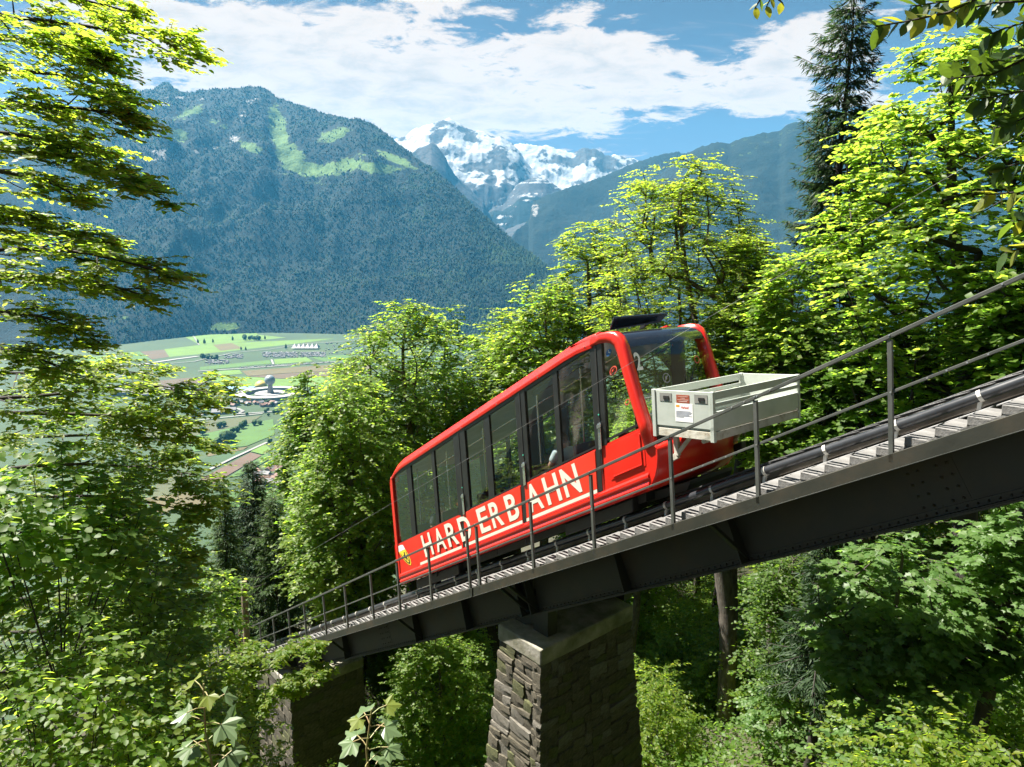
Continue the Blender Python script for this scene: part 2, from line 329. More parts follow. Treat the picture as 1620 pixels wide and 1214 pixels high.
# ------------------------------------------------------------------ mountains
def mtn_mat(name, forest, meadow, rock, snow=None, sc=.02):
    m, nt, out = mat_new(name); L = nt.links.new
    p = N(nt, 'ShaderNodeBsdfPrincipled', 300); setin(p, Roughness=.9); p.inputs['Specular IOR Level'].default_value = .15; L(p.outputs[0], out.inputs[0])
    tc = N(nt, 'ShaderNodeTexCoord')
    def noise(s, d=8):
        n = N(nt, 'ShaderNodeTexNoise'); setin(n, Scale=s, Detail=d, Roughness=.68); L(tc.outputs['Object'], n.inputs['Vector']); return n.outputs['Fac']
    n1 = noise(sc); base = ramp_node(nt, forest, [.3, .5, .7][:len(forest)]); L(n1, base.inputs[0]); cur = base.outputs[0]
    for nm, colr, s in (('meadow', meadow, sc * .8), ('rock', rock, sc * .6), ('snow', snow, sc * .45)):
        if colr is None: continue
        at_ = N(nt, 'ShaderNodeAttribute'); at_.attribute_name = nm
        n2 = noise(s); ad = N(nt, 'ShaderNodeMath', operation='ADD'); L(at_.outputs['Fac'], ad.inputs[0]); L(n2, ad.inputs[1])
        mr = N(nt, 'ShaderNodeMapRange', interpolation_type='SMOOTHSTEP'); L(ad.outputs[0], mr.inputs[0]); mr.inputs['From Min'].default_value = .93; mr.inputs['From Max'].default_value = 1.05
        c = ramp_node(nt, colr, [.3, .7]); L(noise(s * 4, 5), c.inputs[0])
        mx = N(nt, 'ShaderNodeMixRGB'); L(mr.outputs[0], mx.inputs[0]); L(cur, mx.inputs[1]); L(c.outputs[0], mx.inputs[2]); cur = mx.outputs[0]
    L(cur, p.inputs['Base Color'])
    b = N(nt, 'ShaderNodeBump'); setin(b, Strength=.8, Distance=14); L(noise(sc * 2.2), b.inputs['Height']); L(b.outputs[0], p.inputs['Normal'])
    return m
def mountain(name, label, sil, foot_y, d_foot, d_ridge, mat, nu, nt_, seed, rough=1.0, prof=1.0, attr=None, wl=900., amp=.10, foot_z=None, tooth=4, back=.35):
    """silhouette (photo px) gives the ridge height at its true distance; the face runs down to the foot nearer the camera"""
    sx = np.array([q[0] for q in sil], float); sy = np.array([q[1] for q in sil], float)
    px = np.linspace(sx[0], sx[-1], nu); py = np.interp(px, sx, sy)
    dr = np.array([d_ridge(x) for x in px]); df = np.array([d_foot(x) for x in px])
    rid = np.array([at(a, b, c) for a, b, c in zip(px, py, dr)])
    fz = np.full(nu, VALLEY - 3.0) if foot_z is None else np.full(nu, foot_z)
    hx = rtv[None] * ((px - 810) / FPX)[:, None] + np.array([0, 1.0, 0])[None]        # horizontal heading of each column
    foot = hx * df[:, None]
    t = np.linspace(0, 1, nt_)
    ridh = np.stack([rid[:, 0], rid[:, 1]], -1)
    XY = foot[:, None, :2] * (1 - t)[None, :, None] + ridh[:, None] * t[None, :, None]
    g = t ** prof
    H = rid[:, 2] - fz
    env = np.sin(np.pi * np.clip(t, 0, 1)) ** .7
    n1 = ridged(XY[..., 0] / wl, XY[..., 1] / wl, 6, seed) - .5
    n2 = fbm(XY[..., 0] / (wl * .16), XY[..., 1] / (wl * .16), 4, seed + 9) - .5
    Zq = fz[:, None] + H[:, None] * g[None] + H[:, None] * env[None] * (amp * 2 * n1) + rough * n2 * 40 * (env[None] * .8 + .2 * t[None])
    Zq[:, -1] = rid[:, 2] + (fbm(px / tooth, px * 0, 3, seed + 3) - .5) * rough * 26
    tb = np.linspace(0, 1, 8)[1:]
    XYb = ridh[:, None] + (ridh - foot[:, :2])[:, None] * tb[None, :, None] * back
    Zb = Zq[:, -1][:, None] - H[:, None] * tb[None] * .55
    XY = np.concatenate([XY, XYb], 1); Zq = np.concatenate([Zq, Zb], 1); ntt = Zq.shape[1]
    V = np.concatenate([XY, Zq[..., None]], -1)
    i = (np.arange(nu - 1)[:, None] * ntt + np.arange(ntt - 1)[None]).ravel(); F = np.stack([i, i + ntt, i + ntt + 1, i + 1], 1)
    A = {}
    P = proj(V.reshape(-1, 3))
    if attr:
        A = {k: v.ravel() for k, v in attr(P[0].reshape(nu, ntt), P[1].reshape(nu, ntt), V, np.concatenate([t, 1 + tb])[None] * np.ones((nu, 1))).items()}
    tag(link(name, np_mesh(name, V.reshape(-1, 3), F, mat, True, A)), label, kind='structure')
    return V, A, P
def blobs(X, Y, lst):
    v = np.zeros_like(X)
    for (x, y, w, h, rot, k) in lst:
        c, s = math.cos(R(rot)), math.sin(R(rot)); u = (X - x) * c + (Y - y) * s; q = -(X - x) * s + (Y - y) * c
        v = np.maximum(v, k * np.exp(-((u / w) ** 2 + (q / h) ** 2)))
    return v
FOR = [(.004, .009, .009), (.006, .012, .010), (.009, .017, .012)]
MEA = [(.060, .110, .026), (.090, .140, .036)]
ROK = [(.13, .125, .12), (.26, .25, .235)]
SNO = [(.27, .275, .285), (.35, .353, .355)]
silL = [(-700, 330), (-400, 300), (-200, 250), (-60, 215), (60, 175), (120, 170), (150, 164), (185, 152), (215, 148), (228, 142), (235, 140), (239, 144), (248, 138), (258, 132), (266, 131), (272, 137), (285, 145), (300, 147), (320, 142), (345, 141), (370, 140), (390, 137),
        (412, 137), (425, 143), (437, 154), (455, 160), (480, 168), (510, 178), (540, 185), (552, 190), (565, 188), (580, 193), (600, 203), (620, 218), (640, 235), (660, 252), (680, 264), (700, 280), (720, 297), (745, 322), (770, 345), (795, 366), (820, 388), (845, 405), (870, 425), (900, 450), (930, 478), (960, 505), (985, 526)]
def aL(X, Y, V, t):
    me = blobs(X, Y, [(440, 205, 18, 50, -12, .85), (458, 245, 32, 22, 30, .85), (490, 268, 60, 15, 8, .82), (545, 262, 56, 15, -6, .72), (600, 266, 54, 13, 6, .74), (395, 232, 36, 12, 20, .66), (530, 213, 38, 15, -15, .70), (625, 252, 46, 9, 25, .74),
                      (300, 178, 44, 14, -20, .58), (285, 215, 26, 22, 0, .60), (340, 195, 44, 13, 10, .54), (230, 205, 34, 15, 0, .52), (190, 190, 30, 14, 0, .5), (505, 290, 8, 22, 10, .45), (430, 272, 50, 8, 10, .45), (570, 245, 30, 7, 0, .45), (300, 410, 8, 16, 30, .42), (485, 290, 46, 6, 0, .5), (150, 230, 22, 30, 0, .40), (190, 505, 26, 6, -12, .62), (352, 517, 42, 9, -4, .75), (160, 545, 16, 10, -25, .6)])
    ro = blobs(X, Y, [(255, 241, 20, 8, 0, .66), (285, 243, 12, 9, 0, .60), (310, 240, 12, 8, 0, .58), (337, 234, 18, 8, -10, .66), (372, 222, 20, 11, 0, .58), (385, 190, 11, 30, 5, .54), (245, 165, 54, 7, 0, .56), (400, 160, 24, 10, 0, .5), (290, 155, 64, 6, 0, .5), (250, 252, 64, 10, 0, .48), (360, 175, 30, 6, 10, .5)])
    k = np.where(t > .4, 1, 0)
    return {'meadow': me * np.maximum(k, Y > 480), 'rock': ro * k}
def dfL(x): return float(np.interp(x, [-700, 60, 200, 330, 430, 620, 985], [2500, 2620, 2860, 3230, 3320, 3200, 3000]))
VL, AL, PL = mountain('left_mountain', 'big forested mountain with green alpine meadows across the valley', silL, 530, dfL, lambda x: float(np.interp(x, [-700, 440, 640, 985], [5600, 5300, 4500, 3150])), mtn_mat('left mountain', FOR, MEA, ROK), 420, 170, 21, 1.0, 1.06, aL, 620., .15)

silJ = [(480, 330), (540, 270), (590, 238), (620, 222), (632, 219), (642, 216), (650, 208), (655, 204), (663, 203), (670, 199), (680, 197), (688, 194), (694, 193), (700, 190), (706, 188), (710, 187), (716, 189), (722, 193), (730, 198), (738, 203), (748, 207), (757, 207), (766, 210), (775, 214), (784, 217), (792, 216), (800, 221), (808, 226), (815, 232), (822, 240), (828, 250), (836, 260), (842, 268), (852, 276), (862, 279), (870, 285), (880, 296), (900, 310), (930, 330)]
silK = [(700, 240), (760, 226), (790, 225), (812, 230), (822, 227), (835, 228), (850, 231), (862, 230), (873, 232), (880, 236), (890, 238), (900, 241), (906, 243), (914, 238), (920, 236), (926, 233), (934, 236), (941, 236), (950, 240), (957, 245), (966, 247), (972, 244), (985, 248), (995, 251), (1003, 250), (1012, 256), (1030, 258), (1045, 252), (1060, 256), (1100, 262), (1160, 272)]
silP = [(430, 330), (500, 300), (560, 288), (600, 280), (628, 262), (648, 245), (660, 236), (672, 231), (682, 225), (688, 228), (696, 236), (706, 250), (710, 262), (718, 275), (730, 288), (744, 300), (756, 312), (764, 318), (770, 330), (780, 350), (800, 364), (830, 352), (860, 345), (900, 350)]
silB = [(700, 372), (735, 345), (752, 332), (764, 318), (775, 312), (790, 309), (800, 306), (812, 296), (822, 290), (836, 283), (850, 281), (864, 284), (880, 294), (900, 310), (930, 330), (980, 350)]
def aJ(X, Y, V, t):
    z = .29 + .22 * (1 - sstep(250, 330, Y)) + .20 * (fbm(X / 14, Y / 5, 4, 77) - .5) + .55 * (ridged(X / 26 + Y / 40, Y / 22, 4, 78) - .55)
    z += blobs(X, Y, [(660, 225, 18, 16, -30, .22), (640, 228, 16, 8, 0, .25), (735, 235, 14, 14, 20, .2), (700, 262, 20, 12, 40, .12), (810, 275, 50, 5, 4, .18), (770, 292, 40, 4, 14, .20), (730, 305, 22, 5, -20, .15), (715, 280, 12, 20, 40, .12)])
    z -= blobs(X, Y, [(790, 250, 26, 14, 50, .40), (755, 225, 18, 6, 20, .22), (765, 268, 26, 6, 25, .28), (712, 196, 30, 6, 20, .18), (800, 300, 60, 9, 0, .22), (700, 318, 60, 8, 0, .2), (690, 215, 12, 10, 60, .14)])
    return {'snow': z, 'rock': np.full_like(X, .9), 'meadow': X * 0}
def aK(X, Y, V, t):
    z = .46 + .40 * (ridged(X / 22, Y / 16, 4, 91) - .5) + .2 * (fbm(X / 10, Y / 7, 4, 92) - .5) + blobs(X, Y, [(870, 285, 50, 12, 20, .3), (840, 250, 16, 20, 0, .2), (930, 275, 30, 10, 25, .2)]) - blobs(X, Y, [(890, 255, 40, 8, 10, .25), (930, 245, 26, 6, 0, .22), (960, 262, 30, 8, 20, .2)])
    return {'snow': z, 'rock': np.full_like(X, .9), 'meadow': X * 0}
def aP(X, Y, V, t):
    return {'snow': X * 0 + .02 + blobs(X, Y, [(655, 255, 10, 5, 0, .25)]), 'rock': np.where(t > .72, .56, .25) + 0 * X, 'meadow': X * 0 + .1}
def aB(X, Y, V, t):
    return {'snow': .20 + .7 * (ridged(X / 40, Y / 7, 4, 97) - .5) + blobs(X, Y, [(830, 288, 40, 5, 0, .15), (740, 330, 20, 5, -40, .25)]), 'rock': np.where(t > .8, .6, .3) + 0 * X, 'meadow': X * 0}
RKM = [(.030, .031, .033), (.060, .060, .060)]
mountain('snow_peak', 'snow covered high peak between the two dark slopes', silJ, 400, lambda x: 6000., lambda x: 7600., mtn_mat('snow peak', FOR, MEA, RKM, SNO, .011), 300, 150, 41, 1.1, 1.0, aJ, 620., .11, VALLEY, 3)
mountain('snow_ridge', 'jagged snowy ridge right of the high peak', silK, 400, lambda x: 7000., lambda x: 8300., mtn_mat('snow ridge', FOR, MEA, RKM, SNO, .012), 260, 90, 47, 1.3, 1.0, aK, 480., .10, VALLEY, 3)
mountain('dark_peak', 'dark rocky pyramid in front of the snow peak', silP, 400, lambda x: 5200., lambda x: 6300., mtn_mat('dark peak', FOR, MEA, RKM, SNO, .012), 260, 80, 51, .8, 1.0, aP, 500., .08, VALLEY, 4)
mountain('rock_shoulder', 'rock wall with snow bands below the snow peak', silB, 400, lambda x: 5800., lambda x: 6900., mtn_mat('rock shoulder', FOR, MEA, RKM, SNO, .012), 160, 80, 57, .8, 1.0, aB, 500., .08, VALLEY, 4)
silR1 = [(790, 400), (806, 380), (815, 366), (826, 358), (838, 347), (840, 330), (843, 320), (855, 314), (870, 307), (890, 301), (905, 295), (925, 290), (940, 285), (960, 277), (975, 270), (990, 264), (1005, 258), (1022, 252), (1040, 246), (1070, 240), (1110, 250), (1200, 275), (1300, 300)]
silR2 = [(930, 420), (960, 380), (990, 330), (1020, 300), (1045, 275), (1062, 262), (1076, 252), (1086, 243), (1100, 236), (1115, 231), (1130, 226), (1142, 225), (1155, 228), (1166, 222), (1180, 217), (1200, 212), (1220, 209), (1236, 207), (1242, 198), (1255, 194), (1272, 192), (1290, 194), (1310, 198), (1350, 205), (1450, 215), (1600, 235), (1800, 270), (2100, 300), (2500, 340)]
def aR(X, Y, V, t):
    return {'meadow': np.where(t > .86, .34, .16) + 0 * X, 'rock': np.where(t > .7, .24, .10) + .25 * (fbm(X / 18, Y / 40, 4, 66) - .5)}
def aR1(X, Y, V, t):
    return {'meadow': np.where(t > .9, .30, .14) + 0 * X, 'rock': blobs(X, Y, [(845, 335, 12, 20, 0, .42)]) + .12}
mountain('cliff_mountain', 'dark blue mountain ending in a cliff right of the snow peak', silR1, 400, lambda x: 4600., lambda x: float(np.interp(x, [790, 842, 1000, 1300], [5000, 5500, 5900, 6000])), mtn_mat('cliff mountain', FOR, MEA, ROK), 260, 110, 61, 1.0, 1.0, aR1, 700., .08, None, 3)
mountain('right_mountain', 'long blue mountain behind the trees on the right', silR2, 400, lambda x: 3200., lambda x: 5000., mtn_mat('right mountain', FOR, MEA, ROK), 330, 120, 67, 1.0, 1.0, aR, 800., .10, None, 4)

# forest on the left mountain: one mass of small crowns (conifers and round ones)
MTREE = mat_leaf('mountain forest', [(.007, .016, .010), (.011, .023, .012), (.016, .030, .014), (.022, .036, .015)], [(.02, .04, .012), (.03, .05, .015)], .12, .8, .1)
_nt = MTREE.node_tree; _p = [n for n in _nt.nodes if n.type == 'BSDF_PRINCIPLED'][0]; _src = _p.inputs['Base Color'].links[0].from_socket
_tc = N(_nt, 'ShaderNodeTexCoord'); _mp = N(_nt, 'ShaderNodeMapping'); _mp.inputs['Scale'].default_value = (.0042, .0042, .0018); _nz = N(_nt, 'ShaderNodeTexNoise'); setin(_nz, Scale=1.0, Detail=5, Roughness=.6)
_nt.links.new(_tc.outputs['Object'], _mp.inputs[0]); _nt.links.new(_mp.outputs[0], _nz.inputs['Vector']); _r = ramp_node(_nt, [(.45, .55, .70), (1, 1, 1), (1.9, 1.8, 1.3)], [.36, .5, .66]); _nt.links.new(_nz.outputs['Fac'], _r.inputs[0])
_m = N(_nt, 'ShaderNodeMixRGB', blend_type='MULTIPLY'); _m.inputs[0].default_value = 1; _nt.links.new(_src, _m.inputs[1]); _nt.links.new(_r.outputs[0], _m.inputs[2]); _nt.links.new(_m.outputs[0], _p.inputs['Base Color'])
def scatter_forest(name, label, V, A, n, seed, zmin=.0, sz=(10, 16), skirt=True, tl=1.0):
    r = np.random.RandomState(seed); nu, ntt = V.shape[0], V.shape[1]; nf = int((ntt - 7) * tl) - 1
    u = r.rand(n) * (nu - 1.001); t = r.rand(n) * (nf - .001); i = u.astype(int); j = t.astype(int); fu = (u - i)[:, None]; ft = (t - j)[:, None]
    P = V[i, j] * (1 - fu) * (1 - ft) + V[i + 1, j] * fu * (1 - ft) + V[i, j + 1] * (1 - fu) * ft + V[i + 1, j + 1] * fu * ft
    px, py, d = proj(P); ok = (px > 60) & (px < 1000) & (py > 100)
    if A:
        m = A['meadow'].reshape(nu, ntt)[i, j]; k = A['rock'].reshape(nu, ntt)[i, j]
        nz = fbm(P[:, 0] / 60, P[:, 1] / 60, 3, 5)
        ok &= (m * 1.1 + nz * .7 < .72) | (r.rand(n) < .10 * (nz > .45)) & (k + .3 * r.rand(n) < .50)
    P = P[ok]; n = len(P); h = r.uniform(*sz, n); con = r.rand(n) < .5
    up5 = 5; Vs, Fs, off = [], [], 0
    ang = np.arange(up5) * 2 * np.pi / up5
    # conifers: five sided cones; others: lumpy double cones
    Pc, hc = P[con], h[con]; nc = len(Pc); w = hc * .24; ph = r.rand(nc) * 6.28
    ring = np.stack([np.cos(ang[None] + ph[:, None]) * w[:, None], np.sin(ang[None] + ph[:, None]) * w[:, None], np.zeros((nc, up5))], -1) + Pc[:, None]
    tip = Pc + np.stack([0 * hc, 0 * hc, hc * 1.25], -1); Vs.append(np.concatenate([ring, tip[:, None]], 1).reshape(-1, 3))
    b = np.arange(nc)[:, None] * 6; Fs.append(np.concatenate([np.stack([b[:, 0] + q, b[:, 0] + (q + 1) % 5, b[:, 0] + 5], 1) for q in range(5)])); off = nc * 6
    Pd, hd = P[~con], h[~con] * .85; nd = len(Pd); ph = r.rand(nd) * 6.28
    vs = []
    for (zz, rr) in ((.1, .30), (.45, .46), (.8, .30)):
        jr = rr * (1 + .25 * r.randn(nd, up5)); vs.append(np.stack([np.cos(ang[None] + ph[:, None] + zz * 2) * hd[:, None] * jr, np.sin(ang[None] + ph[:, None] + zz * 2) * hd[:, None] * jr, np.full((nd, up5), zz) * hd[:, None] * (1 + .1 * r.randn(nd, up5))], -1) + Pd[:, None])
    tip = Pd + np.stack([0 * hd, 0 * hd, hd], -1); Vs.append(np.concatenate(vs + [tip[:, None]], 1).reshape(-1, 3)); b = np.arange(nd) * 16 + off
    for lv in range(2):
        for q in range(5):
            a0, a1 = b + lv * 5 + q, b + lv * 5 + (q + 1) % 5; Fs.append(np.stack([a0, a1, a1 + 5], 1)); Fs.append(np.stack([a0, a1 + 5, a0 + 5], 1))
    for q in range(5): Fs.append(np.stack([b + 10 + q, b + 10 + (q + 1) % 5, b + 15], 1))
    tag(link(name, np_mesh(name, np.concatenate(Vs), [np.concatenate(Fs)], MTREE, True)), label, kind='stuff')
scatter_forest('mountain_forest', 'dense forest covering the big mountain across the valley', VL, AL, 60000, 3)

# ------------------------------------------------------------------ the hazy air
def build_haze():
    m, nt, out = mat_new('haze air'); v = N(nt, 'ShaderNodeVolumePrincipled'); v.inputs['Color'].default_value = (.11, .55, 1.0, 1); v.inputs['Density'].default_value = HAZE; v.inputs['Anisotropy'].default_value = .1
    nt.links.new(v.outputs[0], out.inputs['Volume'])
    x0, x1, y0, y1, z0, z1 = -7000, 8500, -700, 10600, VALLEY - 8, 1960
    P = [(x0, y0, z0), (x1, y0, z0), (x1, y1, z0), (x0, y1, z0), (x0, y0, z1), (x1, y0, z1), (x1, y1, z1), (x0, y1, z1)]
    tag(MB().hexa(P).build('haze', m), 'bluish summer haze lying over the valley and mountains', kind='stuff')
HAZE = 0.37e-4
build_haze()
# ================================================================== VIADUCT
STEEL = mat_pbr('dark girder paint', [(.015, .016, .011), (.023, .024, .017), (.046, .036, .022)], 1.2, .55, bump=.12, bscale=14, rvar=.15)
STEELD = mat_pbr('weathered girder paint', [(.016, .017, .014), (.026, .027, .022)], 1.5, .5, bump=.1)
RAILP = mat_pbr('grey green rail paint', [(.045, .050, .044), (.070, .075, .067), (.090, .092, .084)], 2.5, .5, bump=.1, rvar=.12)
GALV = mat_pbr('galvanised bolts', [(.45, .46, .47)], 4, .35, .8)
WOODG = mat_pbr('weathered oak treads', [(.075, .073, .070), (.13, .127, .122), (.18, .176, .17)], 3.5, .85, bump=.5, bscale=22, stretch=(1, 1, 1))
PLATE = mat_pbr('grey deck plate', [(.17, .17, .17), (.26, .26, .26)], 3, .7, bump=.2)
PIPEM = mat_pbr('black cable conduit', [(.018, .019, .022), (.030, .032, .036)], 3, .32, bump=.04, rvar=.1)
CLAMP = mat_pbr('pale clamp', [(.42, .40, .36), (.55, .53, .48)], 6, .5)
ROPE = mat_pbr('greased wire rope', [(.028, .028, .029), (.060, .060, .060)], 8, .45, .4, bump=.3)
RAILS = mat_pbr('rail steel', [(.10, .085, .07), (.22, .20, .18)], 4, .4, .7)
MORTAR = mat_pbr('mortar and rubble', [(.07, .066, .05), (.13, .12, .10)], 3, .95, bump=.6)
STONES = [mat_pbr('pier stone %d' % k, [tuple(v * .55 for v in c), c, c2], 4.0, .92, bump=.9, bscale=14, disp=.03) for k, (c, c2) in enumerate([((.085, .074, .052), (.130, .115, .084)), ((.064, .056, .038), (.105, .092, .064)), ((.070, .075, .028), (.104, .104, .045)), ((.118, .108, .088), (.165, .154, .132))])]
CAPM = mat_pbr('mossy concrete cap', [(.09, .095, .05), (.19, .18, .14), (.30, .285, .25)], 2.4, .93, bump=.5, bscale=18)
def T0(base):
    base = np.asarray(base, float); return lambda s, l, h: T(s, l, h) - base
def perp(s, l, h, q): return T(s, l, h) + q * np.array([-SV[0] * .502, -SV[1] * .502, .865])
S0, S1 = -21.0, 9.0
# ------------------------------------------------------------------ near and far plate girders with their stiffeners
def girder(label, lw, side, name='plate_girder'):
    B = T(-5.7, lw, -.9); g = thing(name, label, 'girder', B); f = T0(B)
    joints = [S0, -10.75, -5.72, -5.66, .30, S1]
    for a, b in zip(joints[:-1], joints[1:]):
        if b - a < .2: continue
        MB().box(f, (a + .0015, lw, -.88), (b - .0015, lw + .014, -.02)).build('web_panel', STEEL, g)
    MB().box(f, (S0, lw - .11 * side if side > 0 else lw - .13, -.905), (S1, lw + .13 if side > 0 else lw + .12, -.880)).build('bottom_flange', STEEL, g)
    MB().box(f, (S0, lw - .13, -.018), (S1, lw + .13, .004)).build('top_flange', STEEL, g)
    MB().box(f, (S0, lw - .09, -.8795), (S1, lw - .003, -.865)).box(f, (S0, lw - .018, -.8645), (S1, lw - .003, -.79)).build('bottom_angle', STEEL, g)
    for s in (-19.6, -17.9, -16.15, -14.35, -12.6, -9.2, -7.4, -5.8, -5.56, -3.57, -1.74, 6.4):
        lo = lw - .20 if side > 0 else lw + .016; hi = lw - .004 if side > 0 else lw + .2
        p = lambda q, l, ds: perp(s + ds, l, -.862, q) - B
        MB().hexa([p(0, hi, 0), p(0, lo, 0), p(0, lo, .014), p(0, hi, .014), p(.72, hi, 0), p(.72, lo + .10 * side, 0), p(.72, lo + .10 * side, .014), p(.72, hi, .014)]).build('stiffener', STEELD, g)
    mb = MB()
    if side > 0:
        s = S0
        while s < S1:
            c = f(s, lw - .022, -.828); r = .011
            mb.hexa([c + (-r, -r * 0 - r, -r), c + (r, -r, -r), c + (r, 0, -r), c + (-r, 0, -r), c + (-r * .6, -r, r), c + (r * .6, -r, r), c + (r * .6, 0, r), c + (-r * .6, 0, r)]); s += .085
        for s0 in (-10.75, .30):
            MB().hexa([perp(s0 + w, lw + q, -.76, h_) - B for h_ in (0, .60) for w, q in ((-.23, -.0045), (.23, -.0045), (.23, -.0005), (-.23, -.0005))]).build('splice_plate', STEEL, g)
            for q in range(6):
                for w in (-.17, -.08, .08, .17):
                    c = perp(s0 + w, lw - .006, -.74, q * .12) - B; r = .011
                    mb.hexa([c + (-r, -r, -r), c + (r, -r, -r), c + (r, r, -r), c + (-r, r, -r), c + (-r, -r, r), c + (r, -r, r), c + (r, r, r), c + (-r, r, r)])
            p = lambda q, l, ds: perp(s0 + ds, l, -.78, q) - B
        tag(mb.build('rivets', STEEL, g), kind='stuff')
    return g
G1 = girder('dark riveted steel girder carrying the near side of the track', .60, 1)
G2 = girder('dark steel girder under the far side of the track', 2.55, -1)
# cross beams between the girders
XB = thing('cross_bracing', 'dark steel cross beams between the two girders', 'bracing', T(-5.7, 1.6, -.6)); f = T0(T(-5.7, 1.6, -.6))
for k in range(17):
    s = S0 + .9 + k * 1.75
    MB().box(f, (s, .625, -.78), (s + .10, 2.535, -.62)).build('cross_beam', STEELD, XB)
# ------------------------------------------------------------------ walkway: edge beam, struts, oak treads, deck plates
B = T(-5.7, 0, 0); W = thing('walkway', 'walkway of weathered oak steps along the near side of the track', 'walkway', B); f = T0(B)
for a, b in ((S0, -6.64), (-6.60, S1)):
    MB().box(f, (a, -.02, -.175), (b, .012, -.015)).box(f, (a, .0125, -.175), (b, .10, -.163)).box(f, (a, .0125, -.027), (b, .085, -.015)).build('edge_beam', STEEL, W, bevel=.003)
    MB().box(f, (a, -.034, -.182), (b, .055, -.1755)).build('drip_edge', RAILP, W)
for s in (-19.6, -16.15, -12.6, -9.2, -7.4 + 1.62, -5.56 + 0, -1.74, 6.4):
    p, q = perp(s, .03, -.862, .74) - B, perp(s, .57, -.85, .03) - B
    MB().bar(p, q, .05, .05, upd=SV).build('strut', STEELD, W)
MB().box(f, (S0, .06, -.014), (S1, .66, .004)).build('deck_board', WOODG, W)
tm = MB(); f0 = lambda s, l, h: s * SV + l * LV + h * ZV
lev = lambda s, l, h: s * np.array([SV[0], SV[1], 0]) + l * LV + h * ZV
tm.box(lev, (0, 0, -.085), (.222, .58, 0))
t0 = tm.build('tread', WOODG, W, bevel=.006); treads = [t0]; tme = t0.data
stm = MB().box(lev, (.0, .012, -.20), (.03, .05, -.064)).build('bracket', STEEL, t0)
k = 0; s = -20.4
while s < 6.5:
    o = t0 if k == 0 else t0.copy()
    if k: COL.objects.link(o)
    o.location = tuple(T(s, .055 + rng.uniform(-.008, .008), .106 + rng.uniform(-.004, .004)) - B); o.rotation_euler = (0, 0, rng.uniform(-.006, .006))
    if k:
        b = stm.copy(); COL.objects.link(b); b.parent = o
    s += .2467; k += 1
fs = lambda s, l, h: s * SV + l * LV + h * ZV
d0 = MB().box(fs, (0, 0, 0), (.112, .20, .016)).build('deck_plate', PLATE, W, bevel=.003)
s = -12.0; k = 0
while s < 5.5:
    o = d0 if k == 0 else d0.copy()
    if k: COL.objects.link(o)
    o.location = tuple(T(s, .70, .085) - B); s += .125 if k % 3 else .165; k += 1
# ------------------------------------------------------------------ track: rails, sleepers, conduit, wire ropes
B = T(-5.7, 1.6, 0); K = thing('funicular_track', 'metre gauge funicular track on the viaduct', 'railway track', B); f = T0(B)
SLEEP = mat_pbr('dark sleeper', [(.03, .026, .022), (.07, .062, .054)], 4, .9, bump=.4)
s0_ = MB().box(fs, (0, 0, -.10), (.15, 1.72, 0)).build('sleeper', SLEEP, K, bevel=.006); k = 0; s = -21
while s < 8.5:
    o = s0_ if k == 0 else s0_.copy()
    if k: COL.objects.link(o)
    o.location = tuple(T(s, .93, .115) - B); s += .56; k += 1
for l in (1.13, 2.13):
    MB().box(f, (S0 - 25, l - .05, .117), (S1, l + .05, .128)).box(f, (S0 - 25, l - .010, .1285), (S1, l + .010, .225)).box(f, (S0 - 25, l - .030, .2255), (S1, l + .030, .262)).build('rail', RAILS, K)
B = T(-5.7, .86, .25); pc = thing('cable_conduit', 'black plastic cable pipe with pale clamps beside the rail', 'pipe', B)
for a, b in ((-40, -6.6), (-6.58, S1)):
    n = int((b - a) / .5); MB().tube([T(a + (b - a) * q / n, .86 + .006 * math.sin(q * 1.3), .246 + .008 * math.sin(q * .9)) - B for q in range(n + 1)], .053, 14).build('pipe', PIPEM, pc, smooth=True)
cl = MB(); ring = lambda r, ds: [ds * SV + r * (LV * math.cos(q * math.pi / 7) + np.cross(SV / np.linalg.norm(SV), LV) * math.sin(q * math.pi / 7)) for q in range(14)]
cl.prism(ring(.061, -.016), ring(.061, .016)); cl.box(fs, (-.018, -.02, -.15), (.018, .02, -.058))
c0 = cl.build('clamp', CLAMP, pc); k = 0; s = -20.0
while s < 6:
    o = c0 if k == 0 else c0.copy()
    if k: COL.objects.link(o)
    o.location = tuple(T(s, .86, .246) - B); s += .73; k += 1
def rope(label, l, h, r, s_a, s_b, sag=0):
    B = T(s_a, l, h); mb = MB(); n = int((s_b - s_a) * 9); Sn = SV / np.linalg.norm(SV); U = np.cross(Sn, LV)
    for st in range(4):                                       # four visible strands laid round each other
        mb.tube([T(s_a + (s_b - s_a) * q / n, l, h) - B + r * .55 * (LV * math.cos(q * .85 + st * 1.57) + U * math.sin(q * .85 + st * 1.57)) for q in range(n + 1)], r * .62, 5)
    o = mb.build('haul_rope', ROPE, loc=B, smooth=True); return tag(o, label, 'wire rope')
rope('twisted steel haul rope running beside the black pipe', 1.0, .335, .020, -3.3, 8.5)
rope('twisted steel haul rope on the far side of the track', 2.35, .30, .020, -22, 8.5)
# thin signal wire above the walkway
B = T(-30, .18, 2.42); n = 40
o = MB().tube([T(-30 + 44 * q / n, .18, 2.43) - B for q in range(n + 1)], .0024, 5).build('signal_wire', mat_pbr('bright wire', [(.20, .20, .19)], 3, .5, .3), loc=B); tag(o, 'thin pale wire stretched along the side of the red carriage', 'wire')
